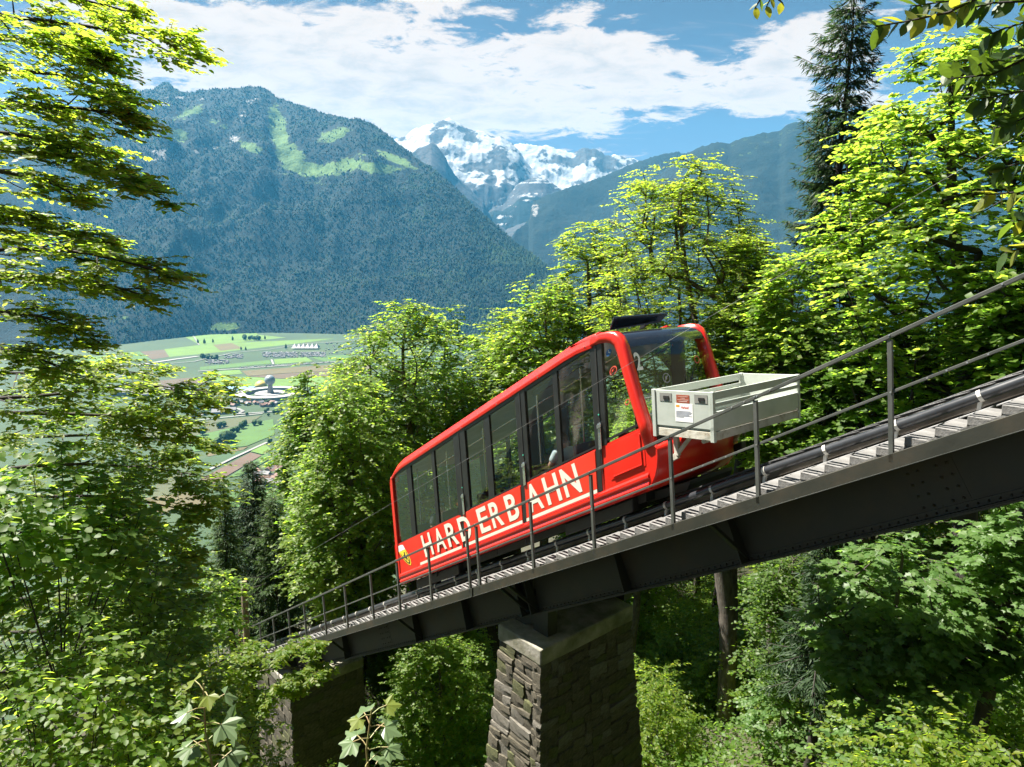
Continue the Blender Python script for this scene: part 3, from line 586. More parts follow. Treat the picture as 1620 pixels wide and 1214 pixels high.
# ------------------------------------------------------------------ handrail
B = T(-5.7, 0, 0); H = thing('handrail', 'grey green steel handrail along the walkway of the viaduct', 'railing', B); f = T0(B)
def rail_h(s): return 1.165 + .006 * s * 1.0
def rpt(s, k, l=0.0): h = rail_h(s) * k; return T(s - .10 * h, l, h) - B
for a, b, nm in ((-24, -6.66, 1), (-6.62, 7.5, 1)):
    MB().bar(rpt(a, 1), rpt(b, 1), .036, .054, upd=LV).build('top_rail', RAILP, H, bevel=.004)
    MB().bar(rpt(a, .52, .012), rpt(b, .52, .012), .026, .040, upd=LV).build('middle_rail', RAILP, H, bevel=.003)
pS = [-23, -21.7, -20.4, -18.45, -17.298, -16.17, -14.998, -13.916, -12.70, -11.507, -10.243, -9.107, -7.929, -6.70, -6.42, -5.039, -3.774, -2.455, -1.335, .002, 1.35, 2.7, 4.05, 5.4, 6.8]
bl = MB()
for s in pS:
    h = rail_h(s); top = T(s - .10 * h, 0, h - .031) - B; bot = T(s, 0, -.10) - B
    e = LV * .020; g_ = np.array([SV[0], SV[1], 0]) * .020
    m_ = MB(); m_.hexa([bot - e - g_, bot - e + g_, bot - e * .6 + g_, bot - e * .6 - g_, top - e - g_, top - e + g_, top - e * .6 + g_, top - e * .6 - g_])
    m_.hexa([bot - e * .59 + g_ * .6, bot - e * .59 + g_, bot + e + g_, bot + e + g_ * .6, top - e * .59 + g_ * .6, top - e * .59 + g_, top + e + g_, top + e + g_ * .6])
    m_.build('post', RAILP, H)
    for dd in ((0,) if s not in (-2.455, .002) else (0, .30, .45, .60, .75)):
        c = T(s - .10 * h + dd + (.55 if dd else 0), -.024, h + .012) - B; bl.tube([c, c - LV * .012], .009, 6)
        c = T(s - .05 * h + dd, -.024, h * .52) - B; bl.tube([c, c - LV * .012], .008, 6)
tag(bl.build('bolts', GALV, H), kind='stuff')
# ------------------------------------------------------------------ piers
def stone_mesh(seed):
    r = np.random.RandomState(seed); bm = bmesh.new(); bmesh.ops.create_cube(bm, size=1)
    bmesh.ops.subdivide_edges(bm, edges=list(bm.edges), cuts=1, use_grid_fill=True)
    for v in bm.verts:
        n = v.co.normalized(); m = max(abs(q) for q in v.co); e = sum(abs(q) > .49 for q in v.co)
        v.co *= (1.0, 1.0, .965, .91)[e]
        v.co += Vector(r.uniform(-.055, .055, 3))
    me = bpy.data.meshes.new('stone'); bm.to_mesh(me); bm.free(); return me
SM = [[stone_mesh(100 + k) for k in range(6)] for m in STONES]
for m, row in zip(STONES, SM):
    for me in row: me.materials.append(m)
def pier(name, label, s_hi, thick, l0, wid, z_top, z_bot, batter, cap_h, cap_over, row_h, stone_w, seed, mats=(0, 1, 2, 3), courses=False, rough_=.16):
    """a wall across the track: wide face looks uphill, narrow face towards the camera"""
    r = np.random.RandomState(seed)
    U = np.array([SV[0], SV[1], 0]); base = np.array([TO[0], TO[1], 0]) + U * s_hi + LV * l0; base[2] = z_bot
    O0 = thing(name, label, 'bridge pier', base)
    f = lambda s, l, z: U * (s - s_hi) + LV * (l - l0) + ZV * (z - z_bot)
    H = z_top - cap_h - z_bot
    def corner(z, out=0.0):
        d = (z_top - z) * batter + out; return s_hi + d, s_hi - thick - d, l0 - d, l0 + wid + d
    a, b, c, e = corner(z_bot, -.09); A, B_, C_, E_ = corner(z_top - cap_h, -.09)
    MB().hexa([f(b, c, z_bot), f(a, c, z_bot), f(a, e, z_bot), f(b, e, z_bot), f(B_, C_, z_top - cap_h), f(A, C_, z_top - cap_h), f(A, E_, z_top - cap_h), f(B_, E_, z_top - cap_h)]).build('core', MORTAR, O0)
    a, b, c, e = corner(z_top, cap_over)
    MB().box(f, (b, c, z_top - cap_h), (a, e, z_top)).build('cap_slab', CAPM, O0, bevel=.03)
    cnt = 0
    def lay(face, x0f, x1f, zc, rh):
        nonlocal cnt
        a, b, c, e = corner(zc); span = (c, e) if face == 0 else (b, a); X0 = span[0] + (span[1] - span[0]) * x0f; X1 = span[0] + (span[1] - span[0]) * x1f; w = X1 - X0
        if cnt >= 296: return
        dep = .20; mi = mats[r.choice(len(mats), p=[.4, .3, .18, .12])]; o = bpy.data.objects.new('stone', SM[mi][r.randint(6)]); COL.objects.link(o); o.parent = O0
        pr = r.uniform(-.012, .020)
        if face == 0: ctr = f(a - dep / 2 + pr, X0 + w / 2, zc); o.scale = (dep, w * 1.05, rh * 1.08)
        else: ctr = f(X0 + w / 2, c + dep / 2 - pr, zc); o.scale = (w * 1.05, dep, rh * 1.08)
        tl = rough_; o.location = tuple(ctr); o.rotation_euler = (r.uniform(-tl, tl) if face == 0 else 0, r.uniform(-tl, tl) if face else 0, math.atan2(U[1], U[0]) + r.uniform(-.06, .06)); cnt += 1
    for face, wd in ((1, thick), (0, wid)):
        if courses:
            z = z_top - cap_h
            while z > z_bot:
                rh = row_h * r.uniform(.8, 1.25); x = -r.uniform(0, .1) * 0
                while x < .999:
                    w = min(stone_w / wd * r.uniform(.6, 1.5), 1 - x); w = 1 - x if 1 - x - w < .06 else w
                    lay(face, x, x + w, z - rh / 2, rh); x += w
                z -= rh
        else:                                                  # rubble: neighbouring stacks break the courses
            x = 0
            while x < .999:
                w = min(stone_w * 1.7 / wd * r.uniform(.6, 1.4), 1 - x); w = 1 - x if 1 - x - w < stone_w * .6 / wd else w; z = z_top - cap_h + r.uniform(0, .02)
                while z > z_bot + (z_top - z_bot) * .28:
                    rh = row_h * r.uniform(.55, 1.6); k = 1 if r.rand() < .45 else 2; m = r.uniform(.3, .7)
                    if k == 1: lay(face, x, x + w, z - rh / 2, rh)
                    else: lay(face, x, x + w * m, z - rh / 2, rh); lay(face, x + w * m, x + w, z - rh / 2, rh)
                    z -= rh
                x += w
    return O0
zp = TO[2] - 1.469 - 5.06 * SLOPE
pier('stone_pier', 'tapering rubble stone pier with mossy cap under the middle of the viaduct', -5.08, 1.02, .20, 2.22, zp, zp - 4.6, .075, .30, .045, .15, .30, 5)
za = TO[2] - 1.26 - 15.4 * SLOPE
pier('stone_abutment', 'squared stone abutment carrying the lower end of the viaduct', -15.4, 2.6, .05, 2.3, za, za - 4.2, .02, .30, .03, .27, .46, 9, (1, 0, 2, 0), True, .02)
# bearing blocks on the piers
o = MB().box(lambda s, l, h: T(s, l, h) - T(-5.6, .6, -1), (-6.1, .50, -1.03), (-5.60, .70, -.907)).hexa([q - T(-5.6, .6, -1) for q in (T(-5.6, .50, -1.15), T(-5.25, .50, -1.35), T(-5.25, .72, -1.35), T(-5.6, .72, -1.15), T(-5.6, .50, -.907), T(-5.25, .50, -.907), T(-5.25, .72, -.907), T(-5.6, .72, -.907))]).build('bearing', STEELD, loc=T(-5.6, .6, -1))
tag(o, 'dark iron bearing between girder and stone pier', 'bearing')
o = o.copy(); COL.objects.link(o); o.location = tuple(T(-5.6, 2.55, -1)); tag(o, 'dark iron bearing under the far girder on the stone pier', 'bearing')
# wooden pole at the lower end of the bridge
pb = at(392, 1052, 17.0); pt = at(385.5, 920, 17.0)
WP = mat_pbr('weathered pole', [(.10, .075, .045), (.19, .15, .095), (.26, .22, .16)], 5, .9, bump=.4, stretch=(1, 1, .2))
o = MB().tube([pb - ZV * 1.6 - pb, pb * 0, (pt - pb) * .5, pt - pb], [.085, .082, .078, .074], 12).build('wooden_pole', WP, loc=pb, smooth=False); tag(o, 'round wooden pole standing at the lower end of the handrail', 'pole')
o = MB().tube([np.zeros(3), at(378, 985, 20) - at(382, 1045, 20)], .03, 8).build('wooden_stake', mat_pbr('reddish stake', [(.16, .07, .04)], 4, .8), loc=at(382, 1045, 20)); tag(o, 'short reddish stake beside the round wooden pole', 'stake')
# pipe bracket on the abutment
B = at(405, 1130, 17.5)
o = MB().tube([B - B, at(440, 1130, 17.3) - B], .03, 8).tube([at(400, 1122, 17.5) - B, at(425, 1108, 17.4) - B], .022, 8).tube([at(422, 1106, 17.4) - B, at(440, 1130, 17.3) - B], .022, 8).build('pipe_bracket', STEELD, loc=B); tag(o, 'dark steel pipe bracket on the side of the lower abutment', 'bracket')
# ================================================================== RED FUNICULAR CARRIAGE
RED = mat_pbr('red carriage paint', [(.56, .014, .008), (.66, .020, .010), (.72, .028, .012)], 1.1, .32, bump=.03, bscale=9, coat=.35, rvar=.10)
REDP = mat_pbr('lighter red door paint', [(.60, .030, .014), (.66, .040, .018)], 1.4, .38, bump=.03, coat=.2, rvar=.1)
BLACKF = mat_pbr('black rubber and frame', [(.010, .010, .010), (.020, .021, .020)], 3, .42)
GLASS = mat_glass('tinted side glass', (.95, .97, .95)); WGLASS = mat_glass('windscreen glass', (.80, .84, .82), refl=1.0)
ROOFG = mat_pbr('glossy black roof glass', [(.010, .012, .018), (.016, .018, .026)], 2, .10, coat=.8, bump=.03, bscale=5)
CREAM = mat_pbr('cream lettering', [(.60, .60, .50), (.68, .68, .58)], 5, .5)
WHITE = mat_pbr('white print', [(.72, .72, .70), (.80, .80, .78)], 6, .5)
YELL = mat_pbr('yellow crest', [(.72, .55, .03), (.80, .62, .05)], 6, .45)
INT = mat_pbr('grey interior', [(.16, .16, .16), (.24, .24, .24)], 2, .6)
INTD = mat_pbr('dark interior', [(.020, .020, .022), (.035, .035, .038)], 2, .6)
CHROME = mat_pbr('brushed handrail', [(.55, .55, .56), (.66, .66, .66)], 4, .25, .9)
UNDER = mat_pbr('black undercarriage', [(.010, .010, .010), (.022, .021, .019)], 3, .55, bump=.2)
ALU = mat_pbr('pale green grey platform wall', [(.36, .40, .355), (.44, .475, .43), (.50, .52, .49)], 2.2, .42, .15, bump=.06, rvar=.1)
RUST = mat_pbr('rusty cream frame', [(.12, .055, .022), (.38, .35, .28), (.47, .45, .38), (.52, .50, .44)], 7, .7, bump=.25, pos=[.28, .40, .5, .7])
STK_R = mat_pbr('red brown sticker', [(.26, .055, .025), (.32, .075, .035)], 6, .5)
PRINT = mat_pbr('dark print', [(.08, .09, .16), (.12, .13, .20)], 6, .6)
PRRED = mat_pbr('red print', [(.50, .06, .04), (.58, .08, .05)], 6, .6)
BLUE = mat_pbr('blue sticker', [(.02, .10, .30), (.03, .14, .36)], 6, .5)
BASE = T(-6.8, 1.6, .26)
CAR = thing('funicular_car', 'red funicular carriage with big windows climbing the viaduct', 'funicular carriage', BASE)
cf = lambda a, l, b: C(a, l, b) - BASE
LN, LF = .60, 2.60
def cprism(pts, l0, l1, mb=None):                              # side outline (a,b) given thickness across the car
    mb = mb or MB(); return mb.prism([cf(a, l0, b) for a, b in pts], [cf(a, l1, b) for a, b in pts])
A0, A1 = -10.06, -3.20                                          # downhill end, foot of the windscreen
def wall(l, sgn):                                               # sgn +1: near wall, thickness goes inwards
    i = .05 * sgn; far = '' if sgn > 0 else ''
    o = []
    # lower red panel with tumblehome and ledge mouldings
    prof = [(.05, .565), (-.012, .60), (-.018, .66), (.0, .705), (.0, .74), (-.022, .765), (-.022, .80), (.0, .835), (.0, 1.545)]
    inner = [(.07, 1.545), (.07, .60)]
    ring = lambda a, e=0: [cf(a, l + sgn * q, b) for q, b in prof + inner]
    mb = MB(); k0 = ring(A0 + .05); k1 = ring(-3.26); mb.prism(k0, k1); mb.build('side_panel', RED, CAR)
    # roof band: two facets following the slope, levelled off at the uphill end
    path = [(A0 - .02, 3.05), (-10.02, 3.21), (-9.85, 3.30), (-9.60, 3.345), (-8.5, 3.345), (-4.72, 3.345), (-4.45, 3.33), (-4.14, 3.272)]
    mb = MB(); prev = None
    for k, (a, b) in enumerate(path):
        dn = .02 if k < 2 else .0
        ringp = [cf(a, l + .03 * sgn, b - .155 + dn), cf(a, l - .016 * sgn, b - .15 + dn), cf(a, l - .020 * sgn, b - .085), cf(a, l + .085 * sgn, b + .06), cf(a, l + .20 * sgn, b + .10), cf(a, l + .20 * sgn, b - .02)]
        cur = [mb.vert(q) for q in ringp]
        if prev:
            for q in range(6): mb.f.append([prev[q], prev[(q + 1) % 6], cur[(q + 1) % 6], cur[q]])
        else: mb.f.append(cur[::-1])
        prev = cur
    mb.f.append(prev); mb.build('roof_band', RED, CAR, bevel=.008)
    # uphill window frame: one curved red tube from roof to sill
    fr = [(-4.16, 3.228), (-3.98, 3.192), (-3.86, 3.145), (-3.76, 3.085), (-3.68, 2.99), (-3.62, 2.84), (-3.54, 2.48), (-3.42, 1.98), (-3.315, 1.58), (-3.22, 1.20)]
    mb = MB(); prev = None
    for k, (a, b) in enumerate(fr):
        a2, b2 = fr[min(k + 1, len(fr) - 1)]; a1, b1 = fr[max(k - 1, 0)]; d = np.array([a2 - a1, b2 - b1]); d /= np.linalg.norm(d); n = np.array([d[1], -d[0]]) * -1
        w = .075
        sec = [(-w, -.012), (-w * .5, -.03), (w * .5, -.03), (w, -.008), (w, .09), (-w, .09)]
        cur = [mb.vert(cf(a - n[0] * q - (.075 if False else 0), l + sgn * t, b - n[1] * q)) for q, t in sec]
        if prev:
            for q in range(6): mb.f.append([prev[q], prev[(q + 1) % 6], cur[(q + 1) % 6], cur[q]])
        else: mb.f.append(cur[::-1])
        prev = cur
    mb.f.append(prev); mb.build('windscreen_pillar', RED, CAR, smooth=True)
    # downhill red corner post
    mb = MB(); pr = [(.02, -.02), (.0, .02), (-.045, .06), (-.045, .14)]
    cprism([(A0 - .035, .72), (A0 + .075, .72), (A0 + .075, 3.08), (A0 + .02, 3.16), (A0 - .035, 3.03)], l - .016 * sgn, l + .09 * sgn).build('corner_post', RED, CAR, bevel=.012)
    # dark window surround
    for a0, a1 in ((-9.41, -9.25), (-8.47, -8.37), (-6.77, -6.61), (-5.00, -4.90)): cprism([(a0, 1.545), (a1, 1.545), (a1, 3.20), (a0, 3.20)], l + .004 * sgn, l + .05 * sgn).build('window_post', BLACKF, CAR)
    for a0, a1 in ((-7.70, -7.33), (-5.90, -5.65), (-4.20, -3.97)):
        cprism([(a0, 1.535), (a1, 1.535), (a1, 3.20 if a1 < -4.1 else 3.18), (a0, 3.20)], l - .004 * sgn, l + .06 * sgn).build('door_pillar', BLACKF, CAR, bevel=.006)
        s0 = {-7.70: -7.64, -5.90: -5.885, -4.20: -4.19}[a0]; cprism([(s0, .84), (s0 + .085, .84), (s0 + .085, 1.534), (s0, 1.534)], l - .006 * sgn, l - .0005 * sgn).build('door_seam', BLACKF, CAR)
        am = (a0 + a1) / 2; cprism([(am - .012, 1.54), (am + .012, .80), (am + .012, 3.17), (am - .012, 3.17)], l - .012 * sgn, l - .0045 * sgn).build('rubber_seal', UNDER, CAR)
    mb = MB(); cprism([(A0 + .07, 1.52), (-3.99, 1.57), (-3.99, 1.60), (A0 + .07, 1.56)], l + .002 * sgn, l + .045 * sgn, mb); cprism([(A0 + .07, 3.13), (-4.0, 3.13), (-4.0, 3.20), (A0 + .07, 3.20)], l + .002 * sgn, l + .045 * sgn, mb)
    cprism([(-3.97, 1.585), (-3.24, 1.585), (-3.26, 1.625), (-3.97, 1.625)], l + .002 * sgn, l + .045 * sgn, mb); cprism([(-3.30, 1.60), (-3.25, 1.60), (-3.63, 3.02), (-3.70, 3.02)], l + .004 * sgn, l + .045 * sgn, mb); mb.build('window_surround', BLACKF, CAR)
    for a0, a1 in ((A0 + .07, -9.41), (-9.25, -8.47), (-8.37, -7.70), (-7.33, -6.77), (-6.61, -5.90), (-5.65, -5.00), (-4.90, -4.20)):
        cprism([(a0, 1.56), (a1, 1.56), (a1, 3.14), (a0, 3.14)], l + .024 * sgn, l + .030 * sgn).build('window_pane', GLASS, CAR)
    cprism([(-3.97, 1.62), (-3.29, 1.62), (-3.70, 3.06), (-3.78, 3.15), (-3.97, 3.16)], l + .024 * sgn, l + .030 * sgn).build('window_pane', GLASS, CAR)
wall(LN, 1); wall(LF, -1)
for a in (-8.95, -7.9, -6.85, -5.8, -4.78):                      # dark joints and screws of the roof band
    MB().face([cf(a, LN - .0215, 3.26), cf(a + .008, LN - .0215, 3.26), cf(a + .008, LN + .0835, 3.4065), cf(a, LN + .0835, 3.4065)]).build('band_joint', mat_pbr('dark red joint', [(.10, .006, .005), (.14, .008, .006)], 3, .6) if a < -8.9 else bpy.data.materials['dark red joint'], CAR)
    MB().tube([cf(a + .5, LN - .018, 3.222), cf(a + .5, LN - .026, 3.222)], .010, 8).build('screw', CHROME, CAR)
# doors on the near side: lighter red leaf panels that stand proud, white sill strip, handle
for a0, a1 in ((-7.545, -5.895), (-5.79, -4.20)):
    d = cprism([(a0, .905), (a1, .905), (a1, 1.53), (a0, 1.53)], LN - .014, LN - .001).build('door_panel', REDP, CAR, bevel=.004)
    cprism([(a0 + .01, .842), (a1 + .01, .842), (a1 + .01, .902), (a0 + .01, .902)], LN - .028, LN - .0235).build('sill_strip', CREAM, d)
cprism([(-9.13, .842), (-7.65, .842), (-7.65, .90), (-9.13, .90)], LN - .0285, LN - .0235).build('sill_strip', CREAM, CAR)
for a in (-7.51, -5.77, -4.085):
    mb = MB(); cprism([(a - .025, 1.50), (a + .03, 1.50), (a + .03, 1.92), (a - .025, 1.92)], LN - .03, LN - .0125, mb); cprism([(a - .03, 1.84), (a + .05, 1.84), (a + .05, 1.90), (a - .03, 1.90)], LN - .045, LN - .0305, mb); mb.build('door_rail', CHROME, CAR, bevel=.003)
    MB().tube([cf(a, LN - .012, 2.05), cf(a, LN - .022, 2.05)], .012, 8).build('door_button', mat_pbr('green door button', [(.05, .35, .25)], 3, .4), CAR)
for l0, l1 in ((LN - .0, LN + .06), (LF - .06, LF + .0)): cprism([(-3.275, .60), (-3.20, .645), (-3.14, .74), (-3.10, .86), (-3.085, 1.0), (-3.085, 1.12), (-3.13, 1.20), (-3.20, 1.25), (-3.275, 1.45)], l0, l1).build('nose_corner', RED, CAR, bevel=.02)
# recessed uphill panel with pressed frame
cprism([(-3.93, .95), (-3.30, .95), (-3.32, 1.50), (-3.93, 1.50)], LN - .006, LN - .001).build('corner_panel', RED, CAR, bevel=.003)
mb = MB()
for p0, p1 in (((-3.88, .99), (-3.36, .99)), ((-3.36, .99), (-3.38, 1.46))): mb.bar(cf(p0[0], LN - .010, p0[1]), cf(p1[0], LN - .010, p1[1]), .02, .02, upd=LV)
mb.build('pressed_rib', RED, CAR, bevel=.004)
# lettering
def text_polys(s):
    c = bpy.data.curves.new('t', 'FONT'); c.body = s; c.fill_mode = 'FRONT'; c.offset = .022; c.resolution_u = 4
    o = bpy.data.objects.new('t', c); COL.objects.link(o); dg = bpy.context.evaluated_depsgraph_get(); me = bpy.data.meshes.new_from_object(o.evaluated_get(dg))
    V = np.array([v.co[:2] for v in me.vertices]); F = [list(p.vertices) for p in me.polygons]
    bpy.data.objects.remove(o); bpy.data.curves.remove(c); bpy.data.meshes.remove(me)
    V = V - V.min(0); V = V / V.max(0); return V, F
def text_on(name, s, fn, mat, parent, off=.0):                  # fn maps the unit square to the surface
    V, F = text_polys(s); mb = MB(); mb.v = [tuple(fn(x, y)) for x, y in V]; mb.f = F; return mb.build(name, mat, parent)
for ch, a0, a1 in (('H', -8.92, -8.60), ('A', -8.48, -8.15), ('R', -8.06, -7.72), ('D', -7.63, -7.28), ('E', -7.02, -6.74), ('R', -6.66, -6.36), ('B', -6.22, -5.93), ('A', -5.68, -5.34), ('H', -5.24, -4.92), ('N', -4.83, -4.49)):
    b0, b1 = .965, 1.485
    text_on('letter', ch, lambda x, y: cf(a0 + (a1 - a0) * x - .26 * (b1 - b0) * y, LN - .0175, b0 + (b1 - b0) * y), CREAM, CAR)
# crest: pointed oval, white top, black goat
def shape(name, pts, mat, parent, l, mb=None):
    return MB().face([cf(a, l, b) for a, b in pts]).build(name, mat, parent, fix=False)
cr = lambda u, v: (-9.735 + .135 * u - .19 * (v - .0), 1.20 + .27 * v)   # crest local frame
def crp(pts): return [cr(u, v) for u, v in pts]
shape('crest', crp([(-1, .55), (-.98, .1), (-.8, -.45), (-.45, -.82), (0, -1), (.45, -.82), (.8, -.45), (.98, .1), (1, .55)][::1]), YELL, CAR, LN - .004)
shape('crest_top', crp([(-1, .57), (1, .57), (1.02, 1.02), (.5, 1.1), (-.5, 1.1), (-1.02, 1.02)]), WHITE, CAR, LN - .005)
shape('crest_outline', crp([(-.86, .44), (-.84, .08), (-.66, -.40), (-.36, -.72), (0, -.86), (.36, -.72), (.66, -.40), (.84, .08), (.86, .44), (.72, .32), (.66, .04), (.5, -.34), (.26, -.6), (0, -.7), (-.26, -.6), (-.5, -.34), (-.66, .04), (-.72, .32)]), UNDER, CAR, LN - .0055)
shape('crest_goat', crp([(-.40, .36), (-.28, .10), (-.05, .16), (.18, .38), (.46, .34), (.30, .22), (.18, .04), (.34, -.16), (.22, -.36), (.30, -.58), (.14, -.56), (.06, -.30), (-.10, -.24), (-.14, -.52), (-.28, -.50), (-.24, -.16), (-.46, -.02), (-.34, .14)]), UNDER, CAR, LN - .006)
# roof: sloping skin, level black glass at the uphill end
mb = MB(); cprism([(-10.0, 3.24), (-9.8, 3.36), (-9.5, 3.43), (-4.66, 3.43), (-4.66, 3.39), (-9.5, 3.39), (-9.8, 3.32), (-9.98, 3.20)], LN + .15, LF - .15, mb); mb.build('roof', RED, CAR)
mb = MB(); cprism([(-9.9, 3.10), (-4.0, 3.12), (-4.0, 3.15), (-9.9, 3.14)], LN + .06, LF - .06, mb); mb.build('ceiling', INT, CAR)
fr = [(-4.66, 3.405), (-4.4, 3.345), (-4.16, 3.288), (-3.98, 3.240), (-3.85, 3.190), (-3.74, 3.125), (-3.655, 3.045), (-3.59, 2.94), (-3.545, 2.82)]
def skin(name, path, l0, l1, mat, bow=.0, nl=10, thick=.012, smooth=True):
    mb = MB(); rows = []
    for a, b in path: rows.append([mb.vert(cf(a + bow * (1 - (2 * q / nl - 1) ** 2), l0 + (l1 - l0) * q / nl, b)) for q in range(nl + 1)])
    for A, B_ in zip(rows[:-1], rows[1:]):
        for q in range(nl): mb.f.append([A[q], A[q + 1], B_[q + 1], B_[q]])
    return mb.build(name, mat, CAR, smooth=smooth)
skin('front_roof', fr, LN + .05, LF - .05, ROOFG, .03)
ws = [(-3.545, 2.82), (-3.475, 2.50), (-3.41, 2.15), (-3.34, 1.80), (-3.268, 1.45), (-3.21, 1.18)]
skin('windscreen', ws, LN + .05, LF - .05, WGLASS, .03)
# red nose below the windscreen, bowed outwards and tucked in at the bottom
nose = [(-3.22, 1.24), (-3.15, 1.20), (-3.10, 1.12), (-3.10, 1.0), (-3.12, .86), (-3.16, .74), (-3.22, .64), (-3.34, .575), (-3.6, .56)]
skin('nose', nose, LN - .008, LF + .008, RED, .26, 14)
down = [(A0 - .03, 3.06), (A0 - .06, 2.3), (A0 - .07, 1.55), (A0 - .06, 1.0), (A0 - .02, .72), (A0 + .1, .58), (A0 + .4, .57)]
skin('lower_end_glass', down[:3], LN + .02, LF - .02, WGLASS, -.12); skin('lower_end_panel', down[2:], LN - .01, LF + .01, RED, -.14)
mb = MB(); cprism([(A0 + .1, .60), (-3.35, .60), (-3.35, .66), (A0 + .1, .66)], LN + .08, LF - .08, mb); mb.build('floor', INTD, CAR)
# number and stickers on the glass
text_on('number', '2', lambda x, y: cf(float(np.interp(2.42 + .30 * y, [2.15, 2.5, 2.82], [-3.41, -3.475, -3.545])) + .018, LN + .10 + .135 * x, 2.42 + .30 * y), WHITE, CAR)
def disc(name, fn, mat, r0=0., n=20):
    mb = MB()
    if r0 == 0: mb.face([fn(math.cos(2 * math.pi * q / n), math.sin(2 * math.pi * q / n)) for q in range(n)])
    else:
        for q in range(n):
            c = [(math.cos(2 * math.pi * w / n), math.sin(2 * math.pi * w / n)) for w in (q, q + 1)]; mb.face([fn(*c[0]), fn(*c[1]), fn(c[1][0] * r0, c[1][1] * r0), fn(c[0][0] * r0, c[0][1] * r0)])
    return mb.build(name, mat, CAR, fix=False)
sd = lambda a, b, r, l: (lambda x, y: cf(a + r * x, l, b + r * y))
disc('wheelchair_sticker', sd(-3.865, 2.91, .052, LN + .021), BLUE)
mb = MB(); w = sd(-3.865, 2.91, .052, LN + .019); mb.face([w(-.15, .75), w(.1, .75), w(.1, .5), w(-.15, .5)]); mb.face([w(-.12, .45), (w(.06, .45)), w(.1, .05), w(.5, .02), w(.62, -.45), w(.45, -.5), w(.3, -.12), w(-.1, -.1)]); mb.build('wheelchair_symbol', WHITE, CAR, fix=False)
disc('no_entry_sticker', sd(-3.80, 2.60, .068, LN + .021), PRRED, .78); MB().bar(cf(-3.84, LN + .019, 2.56), cf(-3.76, LN + .019, 2.64), .004, .016, upd=LV).build('sticker_bar', PRRED, CAR)
MB().box(sd(-3.80, 2.60, .03, LN + .020) if False else (lambda x, l, z: cf(-3.80 + x, LN + .020 + l, 2.60 + z)), (-.025, 0, -.025), (.028, .001, .022)).build('sticker_mark', PRRED, CAR)
disc('sticker', sd(-3.58, 2.02, .046, LN + .021), PRRED, .7)
wd = lambda l0, b0, r: (lambda x, y: cf(np.interp(b0 + r * y, [1.45, 1.8, 2.15, 2.5, 2.82], [-3.268, -3.34, -3.41, -3.475, -3.545]) + .03 * (1 - (2 * (l0 + r * x - LN) / (LF - LN) - 1) ** 2) + .006, l0 + r * x, b0 + r * y))
GREYP = mat_pbr('grey sticker', [(.22, .22, .22)], 4, .6)
disc('windscreen_sticker', wd(1.28, 2.22, .085), GREYP, .8); disc('windscreen_sticker', wd(2.12, 2.45, .07), PRRED, .75)
mb = MB(); w = wd(1.28, 2.22, .085); mb.face([w(-.55, -.5), w(-.42, -.62), w(.55, .5), w(.42, .62)]); mb.face([w(-.3, .35), w(.1, .4), w(.15, -.1), w(-.1, -.35), w(-.35, -.1)]); mb.build('sticker_symbol', GREYP, CAR, fix=False)
# wiper
MB().tube([cf(-3.20, 1.45, 1.25), cf(-3.22, 1.52, 1.5), cf(-3.34, 1.8, 2.15)], .010, 6).bar(cf(-3.30, 1.62, 1.75), cf(-3.37, 1.95, 2.35), .01, .02).build('wiper', UNDER, CAR)
# open roof hatch (dark slab) and roof rail
hp = lambda a, l, b: cf(a, l, b)
mb = MB(); q4 = [(-3.80, .80, 3.26), (-3.72, 1.95, 3.355), (-3.94, 2.0, 3.41), (-3.71, .80, 3.375)]
PQ = [(-4.02, .86, 3.315), (-3.96, 1.98, 3.34), (-3.84, 2.02, 3.42), (-3.92, .86, 3.46)]
mb.hexa([hp(*q) for q in PQ] + [hp(a - .02, l, b + .03) for a, l, b in PQ])
mb.build('roof_panel', ROOFG, CAR, bevel=.008)
MB().box(hp, (-4.60, 1.0, 3.435), (-4.36, 1.06, 3.47)).box(hp, (-4.3, 1.9, 3.41), (-4.2, 1.96, 3.46)).build('panel_support', UNDER, CAR)
# interior: stepped benches, grab rails, people
for k, a in enumerate((-9.3, -8.2, -7.0, -5.5, -4.5)):
    for l0, l1 in ((LN + .12, LN + .80), (LF - .80, LF - .12)):
        s = MB().box(cf, (a - .22, l0, 1.05), (a + .22, l1, 1.13)).build('seat', INTD, CAR, bevel=.02)
        MB().box(cf, (a - .27, l0, 1.13), (a - .20, l1, 1.80)).build('seat_back', mat_pbr('seat cloth', [(.10, .012, .012), (.03, .03, .035)], 3, .85) if k == 0 and l0 < 1 else bpy.data.materials['seat cloth'], s, bevel=.02)
    MB().tube([cf(a - .24, LN + .35, 1.8), cf(a - .24, LN + .35, 3.1)], .016, 8).build('grab_pole', CHROME, CAR)
for l in (LN + .42, LF - .42): MB().tube([cf(-9.8, l, 2.92), cf(-3.9, l, 2.92)], .014, 8).build('grab_rail', CHROME, CAR)
MB().tube([cf(-3.42, LN + .1, 1.72), cf(-3.42, LF - .1, 1.72)], .022, 8).tube([cf(-3.46, LN + .1, 2.0), cf(-3.46, LF - .1, 2.0)], .016, 8).build('front_rail', CHROME, CAR)
MB().box(cf, (-3.75, LN + .3, 1.25), (-3.4, LF - .3, 1.48)).build('driver_desk', INTD, CAR, bevel=.03)
MB().box(cf, (-5.6, LN + .12, 3.0), (-4.3, LN + .16, 3.09)).build('display_strip', INTD, CAR)
